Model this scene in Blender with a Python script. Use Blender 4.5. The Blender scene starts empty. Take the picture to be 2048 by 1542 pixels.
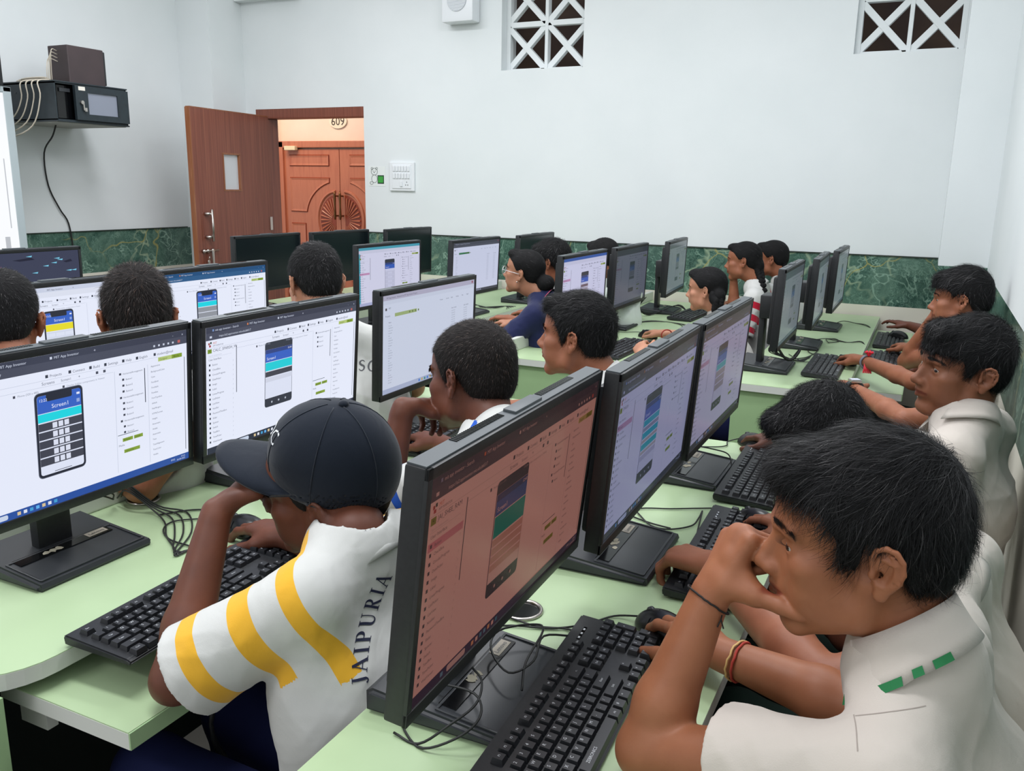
import bpy, bmesh, math, random
import numpy as np
from mathutils import Vector, Matrix
from mathutils.bvhtree import BVHTree
random.seed(7); RNG = np.random.default_rng(7)
PI = math.pi
S = bpy.context.scene
COL = S.collection
# ---------------------------------------------------------------- helpers
def lin(c):
    return tuple((x/12.92 if x <= .04045 else ((x+.055)/1.055)**2.4) for x in (v/255. for v in c))
def V3(*a): return np.array(a, float)
def nrm(v):
    v = np.asarray(v, float); return v/np.linalg.norm(v)
def tag(o, label=None, cat=None, group=None, kind=None):
    if label: o['label'] = label
    if cat: o['category'] = cat
    if group: o['group'] = group
    if kind: o['kind'] = kind
    return o
def empty(name, loc=(0, 0, 0), rotz=0., label=None, cat=None, group=None):
    o = bpy.data.objects.new(name, None); COL.objects.link(o)
    o.location = loc; o.rotation_euler = (0, 0, rotz); o.empty_display_size = .05
    return tag(o, label, cat, group)
def link(name, me, mats, parent=None, smooth=False):
    for m in (mats if isinstance(mats, (list, tuple)) else [mats]): me.materials.append(m)
    if smooth: me.polygons.foreach_set('use_smooth', [True]*len(me.polygons))
    o = bpy.data.objects.new(name, me); COL.objects.link(o)
    if parent is not None: o.parent = parent
    return o
def mesh_np(name, v, f, smooth=True):
    """v (n,3), f (m,k) arrays"""
    me = bpy.data.meshes.new(name); v = np.asarray(v, np.float32); f = np.asarray(f, np.int32)
    me.vertices.add(len(v)); me.vertices.foreach_set('co', v.ravel())
    k = f.shape[1]; me.loops.add(f.size); me.loops.foreach_set('vertex_index', f.ravel())
    me.polygons.add(len(f)); me.polygons.foreach_set('loop_start', np.arange(0, f.size, k, dtype=np.int32))
    me.update(calc_edges=True); me.validate()
    me.polygons.foreach_set('use_smooth', np.full(len(me.polygons), smooth))
    return me
class MB:
    """collects faces with material indices into one mesh"""
    def __init__(s): s.v = []; s.f = []; s.m = []; s.M = Matrix()
    def add(s, vs, fs, mi=0):
        b = len(s.v); s.v += [tuple(s.M @ Vector(p)) for p in vs]; s.f += [tuple(b+i for i in f) for f in fs]; s.m += [mi]*len(fs)
    def box(s, c, d, mi=0, bev=0., taper=1.):
        """centre, size; bev = bevel width; taper shrinks the top"""
        bm = bmesh.new(); bmesh.ops.create_cube(bm, size=1)
        for v in bm.verts:
            t = taper if v.co.z > 0 else 1
            v.co = Vector((v.co.x*d[0]*t, v.co.y*d[1]*t, v.co.z*d[2]))
        if bev: bmesh.ops.bevel(bm, geom=bm.edges[:], offset=bev, segments=2, affect='EDGES', profile=.6)
        s.bm(bm, mi, Vector(c))
    def bm(s, bm, mi=0, off=Vector((0, 0, 0))):
        bm.verts.index_update(); s.add([v.co+off for v in bm.verts], [[v.index for v in f.verts] for f in bm.faces], mi); bm.free()
    def prism(s, pts, z0, z1, mi=0, ax='z'):
        n = len(pts)
        def P(p, z): return {'z': (p[0], p[1], z), 'y': (p[0], z, p[1]), 'x': (z, p[0], p[1])}[ax]
        s.add([P(p, z0) for p in pts]+[P(p, z1) for p in pts],
              [tuple(range(n))[::-1], tuple(range(n, 2*n))]+[(i, (i+1) % n, n+(i+1) % n, n+i) for i in range(n)], mi)
    def cyl(s, a, b, r, r2=None, n=16, mi=0):
        a, b = Vector(a), Vector(b); r2 = r if r2 is None else r2
        z = (b-a).normalized(); x = z.orthogonal().normalized(); y = z.cross(x)
        vs = [a+(x*math.cos(t)+y*math.sin(t))*r for t in (2*PI*i/n for i in range(n))]+[b+(x*math.cos(t)+y*math.sin(t))*r2 for t in (2*PI*i/n for i in range(n))]
        s.add(vs, [(i, (i+1) % n, n+(i+1) % n, n+i) for i in range(n)]+[tuple(range(n))[::-1], tuple(range(n, 2*n))], mi)
    def tube(s, pts, r, n=6, mi=0, closed=False):
        pts = [Vector(p) for p in pts]; N = len(pts); vs = []; fs = []; x = None
        for i, p in enumerate(pts):
            t = (pts[(i+1) % N]-pts[i-1]) if closed else (pts[min(i+1, N-1)]-pts[max(i-1, 0)])
            t = t.normalized() if t.length > 1e-9 else Vector((0, 0, 1))
            x = t.orthogonal() if x is None else (x-t*x.dot(t)); x = x.normalized() if x.length > 1e-6 else t.orthogonal().normalized(); y = t.cross(x)
            vs += [p+(x*math.cos(a)+y*math.sin(a))*(r[i] if isinstance(r, (list, tuple)) else r) for a in (2*PI*k/n for k in range(n))]
        for i in range(N if closed else N-1):
            for k in range(n): fs.append((i*n+k, i*n+(k+1) % n, ((i+1) % N)*n+(k+1) % n, ((i+1) % N)*n+k))
        if not closed: fs += [tuple(range(n))[::-1], tuple((N-1)*n+k for k in range(n))]
        s.add(vs, fs, mi)
    def sphere(s, c, r, mi=0, u=16, v=10):
        bm = bmesh.new(); bmesh.ops.create_uvsphere(bm, u_segments=u, v_segments=v, radius=1)
        for q in bm.verts: q.co = Vector((q.co.x*r[0], q.co.y*r[1], q.co.z*r[2]))
        s.bm(bm, mi, Vector(c))
    def build(s, name, mats, parent=None, smooth=False, auto=False):
        me = bpy.data.meshes.new(name); me.from_pydata(s.v, [], s.f); me.polygons.foreach_set('material_index', s.m); me.update()
        o = link(name, me, mats, parent, smooth)
        if auto:
            me.polygons.foreach_set('use_smooth', [True]*len(me.polygons))
            try: me.set_sharp_from_angle(angle=math.radians(35))
            except Exception: pass
        return o
def smoothpath(pts, n=6):
    """Catmull-Rom through points"""
    P = [Vector(p) for p in pts]; P = [P[0]*2-P[1]]+P+[P[-1]*2-P[-2]]; out = []
    for i in range(1, len(P)-2):
        for k in range(n):
            t = k/n; a, b, c, d = P[i-1:i+3]
            out.append(.5*((2*b)+(c-a)*t+(2*a-5*b+4*c-d)*t*t+(3*b-a-3*c+d)*t**3))
    return out+[P[-2]]
# ---------------------------------------------------------------- materials
def mat(name, col, rough=.5, metal=0., spec=.5, emit=None, alpha=None, coat=0., sheen=0., trans=0.):
    m = bpy.data.materials.new(name); m.use_nodes = True; b = m.node_tree.nodes['Principled BSDF']
    c = lin(col); b.inputs['Base Color'].default_value = (*c, 1); b.inputs['Roughness'].default_value = rough
    b.inputs['Metallic'].default_value = metal; b.inputs['Specular IOR Level'].default_value = spec
    b.inputs['Coat Weight'].default_value = coat; b.inputs['Sheen Weight'].default_value = sheen
    b.inputs['Transmission Weight'].default_value = trans
    if emit: b.inputs['Emission Color'].default_value = (*lin(emit), 1); b.inputs['Emission Strength'].default_value = 1; b.inputs['Base Color'].default_value = (0, 0, 0, 1)
    return m
def nodes(m): return m.node_tree.nodes, m.node_tree.links, m.node_tree.nodes['Principled BSDF']
def ramp(N, stops, mode='LINEAR'):
    r = N.new('ShaderNodeValToRGB'); r.color_ramp.interpolation = mode; e = r.color_ramp.elements
    while len(e) < len(stops): e.new(.5)
    for k, (p, c) in zip(e, stops): k.position = p; k.color = (*lin(c), 1)
    return r
def noise(N, L, scale, detail=3, rough=.5, vec=None, dist=0.):
    n = N.new('ShaderNodeTexNoise'); n.inputs['Scale'].default_value = scale; n.inputs['Detail'].default_value = detail
    n.inputs['Roughness'].default_value = rough; n.inputs['Distortion'].default_value = dist
    if vec is not None: L.new(vec, n.inputs['Vector'])
    return n
def coords(N, L, scale=(1, 1, 1), rot=(0, 0, 0), kind='Object'):
    t = N.new('ShaderNodeTexCoord'); p = N.new('ShaderNodeMapping'); p.inputs['Scale'].default_value = scale; p.inputs['Rotation'].default_value = rot
    L.new(t.outputs[kind], p.inputs['Vector']); return p.outputs['Vector']
def bump(N, L, b, src, strength=.2, dist=.01):
    u = N.new('ShaderNodeBump'); u.inputs['Strength'].default_value = strength; u.inputs['Distance'].default_value = dist
    L.new(src, u.inputs['Height']); L.new(u.outputs['Normal'], b.inputs['Normal'])
def mottled(name, c1, c2, scale, rough=.5, detail=4, bmp=0., **k):
    m = mat(name, c1, rough, **k); N, L, b = nodes(m); v = coords(N, L)
    n = noise(N, L, scale, detail, vec=v); r = ramp(N, [(.3, c1), (.7, c2)]); L.new(n.outputs['Fac'], r.inputs['Fac']); L.new(r.outputs['Color'], b.inputs['Base Color'])
    if bmp: bump(N, L, b, n.outputs['Fac'], bmp, .003)
    return m
WALL = mottled('white_plaster', (226, 231, 232), (220, 226, 227), 2.2, .75, bmp=.05)
WALLC = mottled('cream_tile', (222, 219, 205), (212, 209, 196), 3, .45)
CORR = mottled('corridor_plaster', (243, 222, 206), (238, 212, 196), 3, .7)
CORRW = mat('corridor_white', (248, 238, 222), .7)
BLACK = mottled('black_plastic', (26, 28, 31), (33, 35, 38), 160, .42)
BLACKG = mat('dark_grey_plastic', (44, 47, 51), .38)
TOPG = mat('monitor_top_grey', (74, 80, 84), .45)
GLOSSB = mat('gloss_black', (9, 10, 12), .12)
KEYM = mat('key_plastic', (27, 29, 33), .4)
LEGEND = mat('key_print', (205, 210, 214), .6)
STEEL = mat('brushed_steel', (196, 190, 184), .28, metal=1.)
BRASS = mat('aged_brass', (120, 88, 58), .35, metal=1.)
CABLE = mat('black_cable', (20, 22, 22), .5)
CABLEW = mat('beige_cable', (196, 188, 172), .6)
def green(name, c, cd):
    m = mat(name, c, .33); N, L, b = nodes(m); v = coords(N, L)
    n = noise(N, L, 4, 5, vec=v, dist=.6); r = ramp(N, [(.25, cd), (.62, c)]); L.new(n.outputs['Fac'], r.inputs['Fac']); L.new(r.outputs['Color'], b.inputs['Base Color'])
    n2 = noise(N, L, 40, 2, vec=v); bump(N, L, b, n2.outputs['Fac'], .03, .002); return m
GREEN = green('green_laminate', (176, 199, 158), (169, 192, 151))
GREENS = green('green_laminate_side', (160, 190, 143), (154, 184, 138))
EDGE = mat('pale_edge_band', (206, 209, 203), .5)
EDGED = mat('dark_joint', (40, 52, 44), .6)
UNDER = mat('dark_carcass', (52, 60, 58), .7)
def marble():
    m = mat('green_marble', (40, 70, 62), .16); N, L, b = nodes(m); v = coords(N, L, kind='Object')
    n = noise(N, L, 3.5, 8, .65, v, 1.5); r = ramp(N, [(.25, (32, 56, 52)), (.45, (52, 84, 74)), (.62, (88, 118, 104)), (.8, (50, 80, 72))]); L.new(n.outputs['Fac'], r.inputs['Fac'])
    cur = r.outputs['Color']
    for sc, w, c, amt in ((7, .045, (146, 178, 160), .9), (3.2, .022, (158, 176, 146), .9), (19, .08, (116, 150, 134), .75), (2.2, .010, (176, 166, 92), .8), (34, .1, (96, 130, 116), .5)):
        nn = noise(N, L, sc*.8, 3, .6, v, .4)
        mx0 = N.new('ShaderNodeMixRGB'); mx0.inputs[0].default_value = .35; L.new(v, mx0.inputs[1]); L.new(nn.outputs['Color'], mx0.inputs[2])
        vo = N.new('ShaderNodeTexVoronoi'); vo.feature = 'DISTANCE_TO_EDGE'; vo.inputs['Scale'].default_value = sc; L.new(mx0.outputs[0], vo.inputs['Vector'])
        mr = N.new('ShaderNodeMapRange'); mr.inputs['From Min'].default_value = 0; mr.inputs['From Max'].default_value = w; mr.inputs['To Min'].default_value = amt; mr.inputs['To Max'].default_value = 0
        L.new(vo.outputs['Distance'], mr.inputs['Value'])
        n3 = noise(N, L, sc*.7, 2, vec=v); mu = N.new('ShaderNodeMath'); mu.operation = 'MULTIPLY'; r3 = ramp(N, [(.40, (0, 0, 0)), (.52, (255, 255, 255))]); L.new(n3.outputs['Fac'], r3.inputs['Fac'])
        L.new(mr.outputs[0], mu.inputs[0]); L.new(r3.outputs['Color'], mu.inputs[1])
        mx = N.new('ShaderNodeMixRGB'); L.new(mu.outputs[0], mx.inputs[0]); L.new(cur, mx.inputs[1]); mx.inputs[2].default_value = (*lin(c), 1); cur = mx.outputs[0]
    L.new(cur, b.inputs['Base Color']); return m
MARBLE = marble()
def wood(name, c1, c2, c3, stretch, scale, rough=.35, axis=2):
    m = mat(name, c1, rough); N, L, b = nodes(m); s = [stretch]*3; s[axis] = 1
    v = coords(N, L, s); n = noise(N, L, scale, 6, .6, v); r = ramp(N, [(.3, c1), (.5, c2), (.7, c3)]); L.new(n.outputs['Fac'], r.inputs['Fac']); L.new(r.outputs['Color'], b.inputs['Base Color']); return m
DOORW = wood('brown_veneer', (106, 58, 44), (126, 70, 54), (142, 84, 64), 60, 1.6)
DOOREDGE = wood('door_edge_wood', (150, 96, 62), (138, 84, 54), (160, 108, 76), 14, 3)
REDW = wood('red_polished_wood', (184, 110, 84), (192, 118, 90), (174, 100, 76), 10, 2, .28)
REDD = wood('red_wood_groove', (128, 52, 28), (140, 60, 34), (120, 46, 26), 10, 2, .35)
PCW = mottled('dark_brown_vinyl', (66, 54, 56), (58, 48, 50), 8, .55)
FLOORM = mottled('grey_floor_tile', (150, 146, 138), (140, 136, 128), 2, .4)
GLASSW = mat('frosted_pane', (206, 208, 212), .25)
PAPER = mat('white_label', (222, 218, 208), .7)
_em = {}
def emis(c):
    c = tuple(int(max(0, min(255, x))) for x in c)
    if c not in _em: _em[c] = mat('screen_%d_%d_%d' % c, c, .25, emit=c, spec=.25)
    return _em[c]
def facemap(me, fn):
    pass
# ---------------------------------------------------------------- the room
XL, XR, YB, ZC = -5.2, .27, 5.32, 3.25
DADO0, DADO1 = .81, 1.092
def struct(mb, name, mats, auto=False): return tag(mb.build(name, mats, auto=auto), kind='structure')
b = MB(); b.box((-2.6, 2.2, -.02), (12, 14, .04)); struct(b, 'floor', FLOORM)
# back wall: openings for the doorway and the two ventilation grilles
DX0, DX1, DZ = -4.79, -3.785, 1.985
V1 = (-2.68, -2.105, 2.185, 3.05); V2 = (-.505, .04, 2.185, 3.05)
T = .22
b = MB()
def wb(x0, x1, z0, z1, y0=YB, y1=YB+T, mi=0): b.box(((x0+x1)/2, (y0+y1)/2, (z0+z1)/2), (x1-x0, y1-y0, z1-z0), mi)
def hband(z0, z1, mi, y0=YB):
    wb(XL-.3, DX0, z0, z1, y0, mi=mi); wb(DX1, XR+.3, z0, z1, y0, mi=mi)
hband(0, DADO0, 1); hband(DADO0, DADO1, 2); hband(DADO1, DZ, 0)
wb(XL-.3, XR+.3, DZ, V1[2]); wb(XL-.3, V1[0], V1[2], V1[3]); wb(V1[1], V2[0], V1[2], V1[3]); wb(V2[1], XR+.3, V1[2], V1[3]); wb(XL-.3, XR+.3, V1[3], ZC)
struct(b, 'wall_back', [WALL, WALLC, MARBLE])
b = MB(); b.box((DX1+.56, YB-.004, DADO1+.004), (-DX1+.6-1.12+.05, .016, .01)); 
b = MB()
for z0, z1, mi in ((0, DADO0, 1), (DADO0, DADO1, 2), (DADO1, ZC, 0)): b.box((XL-.11, 2.2, (z0+z1)/2), (.22, 6.8, z1-z0), mi)
struct(b, 'wall_left', [WALL, WALLC, MARBLE])
b = MB()
for z0, z1, mi in ((0, DADO0-.03, 1), (DADO0-.03, DADO1-.035, 2), (DADO1-.035, ZC, 0)): b.box((XR+.11, 2.2, (z0+z1)/2), (.22, 6.8, z1-z0), mi)
struct(b, 'wall_right', [WALL, WALLC, MARBLE])
b = MB()   # pillar in the right corner
for z0, z1, mi in ((0, DADO0-.01, 1), (DADO0-.01, DADO1-.01, 2), (DADO1-.01, ZC, 0)): b.box(((.045+XR)/2, 5.13, (z0+z1)/2), (XR-.045, .38, z1-z0), mi)
struct(b, 'wall_pillar_right', [WALL, WALLC, MARBLE])
b = MB(); b.box(((-4.885+XL)/2, 5.15, ZC/2), (XL+4.885, .34, ZC)); struct(b, 'wall_pillar_left', [WALL])
b = MB(); b.box((-2.4, 5.2, 2.78), (4.95, .2, .16))
b = MB(); b.box((-4.6, 5.28, 2.9), (.56, .08, .3)); struct(b, 'wall_beam', [WALL])
# thin marble ledge line on top of the dado
b = MB(); b.box(((DX1+.045)/2, YB-.004, DADO1+.003), (.045-DX1, .008, .006)); struct(b, 'trim_1', EDGED)
b = MB(); b.box((XL+.004, 3.4, DADO1+.003), (.008, 3.1, .006)); struct(b, 'trim_2', EDGED)
# ventilation grilles: concrete lattice set back in the openings
def grille(x0, x1, z0, z1, y, label):
    o = empty('ventilation_grille', ((x0+x1)/2, y, z0), 0, label, 'vent')
    nx, cw = 2, (x1-x0)/2; nz = max(1, round((z1-z0)/cw)); ch = (z1-z0)/nz
    f = MB(); w = .022; d = .05
    for i in range(nx+1):
        ww = w if 0 < i < nx else w*1.3
        f.box((-(x1-x0)/2+i*cw+(ww/2 if i == 0 else -ww/2 if i == nx else 0), 0, (z1-z0)/2), (ww, d, z1-z0), 0, .002)
    for k in range(nz+1): f.box((0, .001, k*ch), (x1-x0, d-.004, w*1.5), 0, .002)
    f.build('lattice_frame', WALL, o)
    c = MB()
    for i in range(nx):
        for k in range(nz):
            cx, cz = -(x1-x0)/2+(i+.5)*cw, (k+.5)*ch
            for s in (1, -1):
                L_ = math.hypot(cw, ch); a = math.atan2(ch*s, cw)
                c.M = Matrix.Translation((cx, 0, cz)) @ Matrix.Rotation(-a, 4, 'Y'); c.box((0, .002*s, 0), (L_*.96, d-.01, .036), 0, .002)
    c.build('cross_bars', WALL, o)
grille(*V1, YB+.1, 'white square lattice vent high in the wall beside the small loudspeaker')
grille(*V2, YB+.07, 'white square lattice vent high in the wall near the corner pillar')
b = MB(); b.box((-2.2, YB+.62, 2.6), (6, .02, 1.2)); struct(b, 'wall_behind_vents', mottled('dark_brown_wall', (92, 74, 62), (66, 52, 50), 3, .8))
# doorway
fr = empty('door_frame_assembly', ((DX0+DX1)/2, YB, 0)); fr.name = 'door_1'; tag(fr, kind='structure')
b = MB(); b.box((0, .06, DZ-.035), (DX1-DX0, .12, .07), 0, .004); b.build('frame_head', DOORW, fr)
b = MB(); b.box((-(DX1-DX0)/2+.055, .06, DZ/2-.035), (.11, .12, DZ-.07), 0, .004); b.build('frame_jamb', DOORW, fr)
# open leaf
HX, HY = -4.665, YB-.03
P_ = V3(-4.582, 4.425, 0)
leaf = empty('door_2', (HX, HY, 0)); tag(leaf, kind='structure')
d2 = P_[:2]-V3(HX, HY, 0)[:2]; LW = .86; leaf.rotation_euler = (0, 0, math.atan2(d2[1], d2[0]))
LZ = DZ-.06
b = MB(); wx, wz0, wz1, ww = .455, 1.38, 1.635, .18
for c, d in (((wx-ww/2)/2, 0), ((wx+ww/2+LW)/2, 1)):
    w_ = wx-ww/2 if d == 0 else LW-wx-ww/2
    b.box((c, 0, LZ/2+.01), (w_, .035, LZ-.02))
b.box((wx, 0, wz0/2), (ww, .035, wz0-.002)); b.box((wx, 0, (wz1+LZ)/2), (ww, .035, LZ-wz1))
b.build('leaf_panel', DOORW, leaf)
b = MB(); b.box((LW+.004, 0, LZ/2+.01), (.008, .037, LZ-.02)); b.box((LW/2, 0, LZ+.003), (LW, .037, .006)); b.build('leaf_edge', DOOREDGE, leaf)
b = MB(); b.box((wx, .0, (wz0+wz1)/2), (ww, .008, wz1-wz0)); b.build('pane', GLASSW, leaf)
b = MB()
for z in (wz0, wz1): b.box((wx, .0, z), (ww+.02, .04, .012))
for x in (wx-ww/2, wx+ww/2): b.box((x, .0, (wz0+wz1)/2), (.012, .04, wz1-wz0))
b.build('pane_beading', DOOREDGE, leaf)
sd = -1 if math.sin(leaf.rotation_euler[2]) > 0 else 1
sd = 1
b = MB(); hx = LW-.11
b.tube([(hx, .06*sd, 1.03), (hx, .062*sd, 1.13), (hx, .06*sd, 1.25)], .009, 8)
for z in (1.06, 1.22): b.cyl((hx, 0, z), (hx, .06*sd, z), .007); b.cyl((hx+.03, .02*sd, z), (hx-.005, .055*sd, z), .011)
b.build('pull_handle', STEEL, leaf, smooth=True)
b = MB(); b.cyl((LW-.03, .035*sd, .965), (LW-.19, .035*sd, .965), .006)
for x in (LW-.04, LW-.08, LW-.13): b.cyl((x, .017*sd, .965), (x, .04*sd, .965), .012)
b.box((LW-.115, .045*sd, .905), (.022, .006, .12), 0, .002); b.build('bolt', STEEL, leaf, smooth=True)
b = MB(); b.box((LW-.07, .04*sd, .885), (.02, .012, .03), 0, .004); b.tube([(LW-.07, .04*sd, .90), (LW-.075, .045*sd, .925), (LW-.09, .04*sd, .92), (LW-.09, .04*sd, .9)], .003, 6)
b.build('padlock', STEEL, leaf, smooth=True)
b = MB(); b.box((.02, .02*sd, 1.13), (.03, .006, .1)); b.build('hinge', STEEL, leaf)
# corridor beyond
YC = 7.75
b = MB(); b.box((-6.5, YC+.1, 1.6), (6.4, .2, 3.2)); struct(b, 'wall_corridor', CORR)
b = MB(); b.box((-7.1, YC-.06, 1.6), (.9, .12, 3.2)); struct(b, 'wall_corridor_pier', CORRW)
b = MB(); b.box((-7.06, YC-.075, .6), (.84, .03, 1.2)); struct(b, 'trim_corridor_tile', mottled('corridor_tile', (236, 206, 176), (226, 196, 168), 4, .4))
# carved double door in the corridor
CX0, CW, CZ = -6.63, 1.64, 1.886
cd = empty('double_door', (CX0, YC, 0), 0, 'carved reddish wooden double door across the corridor, seen through the doorway', 'door')
b = MB(); b.box((CW/2, -.03, CZ-.035), (CW, .08, .07), 0, .008); b.box((.035, -.03, CZ/2), (.07, .08, CZ)); b.box((CW-.035, -.03, CZ/2), (.07, .08, CZ)); b.build('frame', REDW, cd)
mid = CW/2; rx, rz = mid, 1.05
def arcpts(cx, cz, r0, a0, a1, n=14, ry=1.): return [(cx+r0*math.cos(a0+(a1-a0)*i/n), cz+ry*r0*math.sin(a0+(a1-a0)*i/n)) for i in range(n+1)]
for s in (-1, 1):
    lf = MB(); x0, x1 = (.07, mid-.004) if s < 0 else (mid+.004, CW-.07); lf.box(((x0+x1)/2, -.02, CZ/2-.04), (x1-x0, .05, CZ-.09)); L_ = lf.build('door_leaf', REDW, cd)
    g = MB()
    def panel(pts):   # moulded groove and raised field
        n = len(pts); c = (sum(p[0] for p in pts)/n, sum(p[1] for p in pts)/n)
        def ins(k):
            out = []
            for i in range(n):
                p, q, r_ = Vector(pts[i-1]), Vector(pts[i]), Vector(pts[(i+1) % n]); e1 = (q-p).normalized(); e2 = (r_-q).normalized()
                n1 = Vector((-e1.y, e1.x)); n2 = Vector((-e2.y, e2.x)); m_ = (n1+n2); m_ = m_/max(.35, m_.dot(n1)) if m_.length > 1e-6 else n1
                out.append(q+m_*k)
            return out
        area = sum(pts[i-1][0]*pts[i][1]-pts[i][0]*pts[i-1][1] for i in range(n)); sg = 1 if area > 0 else -1
        A, B, C_, D = ins(0), ins(.014*sg), ins(.03*sg), ins(.05*sg)
        ys = (-.045, -.036, -.056, -.05); rings = [A, B, C_, D]; vs = []
        for ring, y in zip(rings, ys): vs += [(p[0], y, p[1]) for p in ring]
        for k, mi in ((0, 1), (1, 1), (2, 0)): g.add([v for v in vs[k*n:(k+2)*n]], [(i, (i+1) % n, n+(i+1) % n, n+i) for i in range(n)], mi)
        g.add(vs[3*n:], [tuple(range(n))], 0)
    X = lambda u: mid+s*u
    panel([(X(.11), 1.765), (X(.70), 1.765), (X(.70), 1.60), (X(.11), 1.60)])
    pts = [(X(.11), 1.525), (X(.70), 1.525), (X(.70), 1.11)]+[(mid+s*(p[0]-mid), p[1]) for p in arcpts(mid, 1.07, .43, .1, PI/2-.26, 12, .86)]
    panel(pts)
    panel([(X(.45), 1.03), (X(.70), 1.03), (X(.70), .5), (X(.45), .5)]); panel([(X(.1), .42), (X(.70), .42), (X(.70), .15), (X(.1), .15)])
    g.build('moulding', [REDW, REDD], L_)
    w = MB()
    oc = [(X(.06), rz)]+[(mid+s*(p[0]-mid)+0, p[1]) for p in arcpts(mid+.06, rz, .215, -PI/2, PI/2, 24, 1.25)]
    w.add([(p[0], -.047, p[1]) for p in oc], [tuple(range(len(oc)))], 1)
    rr = arcpts(mid+.06, rz, .245, -PI/2, PI/2, 24, 1.25); w.tube([(mid+s*(p[0]-mid), -.047, p[1]) for p in rr], .016, 6, 0)
    for i in range(15):
        a = -PI/2+.12+(PI-.24)*i/14; c_, s_ = math.cos(a), math.sin(a)*1.25
        w.tube([(X(.07+.05*c_), -.05, rz+.05*s_), (X(.07+.19*c_), -.052, rz+.19*s_)], [.003, .009], 6, 0)
    w.build('sunburst_carving', [REDW, REDD], L_, smooth=False)
    h = MB(); h.tube([(X(.035), -.1, 1.06), (X(.035), -.1, 1.09), (X(.035), -.1, 1.2), (X(.035), -.1, 1.32), (X(.035), -.1, 1.36)], [.008, .014, .009, .014, .006], 8)
    for z in (1.1, 1.31): h.cyl((X(.035), -.04, z), (X(.035), -.1, z), .008)
    h.build('pull_handle', BRASS, L_, smooth=True)
b = MB(); b.box((.2, -.085, CZ-.075), (.15, .05, .045), 0, .006); b.build('door_closer', mat('cream_metal', (232, 218, 184), .4), cd)
o = empty('room_number_plate', (-5.84, YC-.004, 2.09), 0, 'white oval plate reading 609 above the carved corridor door', 'sign')

FONTC = {}
def text_geo(txt, size=1., bold=False):
    """(verts2d, faces) of a line of text in the built-in font, baseline at 0"""
    if txt not in FONTC:
        cu = bpy.data.curves.new('t', 'FONT'); cu.body = txt; cu.resolution_u = 2
        ob = bpy.data.objects.new('t', cu); me = ob.to_mesh()
        FONTC[txt] = ([(v.co.x, v.co.y) for v in me.vertices], [tuple(p.vertices) for p in me.polygons]); ob.to_mesh_clear()
        bpy.data.objects.remove(ob); bpy.data.curves.remove(cu)
    v, f = FONTC[txt]; return [(x*size, y*size) for x, y in v], f
b = MB(); b.M = Matrix.Rotation(PI/2, 4, 'X'); 
b.prism([(.115*math.cos(t), .075*math.sin(t)) for t in (2*PI*i/32 for i in range(32))], 0, .012)
b.build('plate', mat('enamel_white', (236, 226, 206), .3), o)
b = MB(); v, f = text_geo('609', .12); w_ = max(p[0] for p in v); b.add([(p[0]-w_/2, -.0135, p[1]-.042) for p in v], f); b.build('numerals', mat('dark_paint', (60, 44, 40), .6), o)
o = empty('wall_speaker', (-2.955, YB, 2.485), 0, 'small white loudspeaker box mounted high on the wall near the lattice vent', 'loudspeaker')
WPL = mat('white_plastic', (228, 232, 235), .35)
b = MB(); b.box((0, -.055, .13), (.235, .11, .26), 0, .018); b.build('cabinet', WPL, o, auto=True)
b = MB(); b.M = Matrix.Translation((0, -.111, .135)) @ Matrix.Rotation(PI/2, 4, 'X'); b.prism([(.072*math.cos(t), .072*math.sin(t)) for t in (2*PI*i/40 for i in range(40))], 0, .003)
for i in range(18):
    y = -.066+.132*i/17; h_ = math.sqrt(max(.0001, .07**2-y*y)); b.box((0, y, .004), (2*h_, .0035, .003), 1)
b.build('grille', [mat('grille_grey', (186, 192, 198), .5), WPL], o)
o = empty('switch_board', (-3.456, YB, 1.397), 0, 'white switch board with rows of rocker switches and a socket on the wall', 'switch')
b = MB(); b.box((0, -.008, .1), (.208, .016, .2), 0, .004); b.box((0, -.018, .1), (.158, .006, .165), 0, .002); b.build('plate', WPL, o)
b = MB(); G_ = mat('switch_shadow', (196, 200, 204), .4)
sw = []
for r_ in range(2):
    for c_ in range(6):
        k = MB(); k.box((-.06+c_*.024, -.024, .155-r_*.05), (.018, .008, .036), 0, .002); k.build('rocker_switch', WPL, o)
k = MB(); k.box((.0, -.024, .05), (.02, .008, .036), 0, .002); k.build('rocker_switch', WPL, o)
k = MB()
for dx, dz in ((0, .012), (-.009, -.008), (.009, -.008)): k.cyl((.045+dx, -.0212, .05+dz), (.045+dx, -.0222, .05+dz), .0035, n=8)
k.build('socket', BLACKG, o)
o = empty('wall_sticker', (-3.68, YB-.001, 1.43), 0, 'small clear sticker of a cartoon bear holding a green card on the wall', 'sticker')
b = MB(); b.box((0, 0, .068), (.15, .001, .14)); b.build('sheet', mat('sticker_white', (229, 234, 232), .4), o)
b = MB(); b.box((.035, -.0015, .045), (.055, .001, .06), 0); b.box((.035, -.0022, .045), (.043, .001, .045), 1); b.build('green_card', [mat('outline_dark', (40, 60, 52), .5), mat('card_green', (60, 158, 62), .5)], o)
b = MB()
def loop2(cx, cz, rx_, rz_, n=20): b.tube([(cx+rx_*math.cos(2*PI*i/n), -.0015, cz+rz_*math.sin(2*PI*i/n)) for i in range(n)], .0013, 4, closed=True)
loop2(-.02, .1, .027, .024); loop2(-.04, .122, .008, .008); loop2(.0, .122, .008, .008); loop2(-.02, .05, .024, .028); loop2(-.045, .02, .014, .01)
for x in (-.03, -.012): b.cyl((x, -.002, .104), (x, -.0025, .104), .003, n=6)
b.cyl((-.021, -.002, .094), (-.021, -.0025, .094), .004, n=6); b.build('bear_outline', mat('ink', (70, 80, 78), .6), o)
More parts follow.
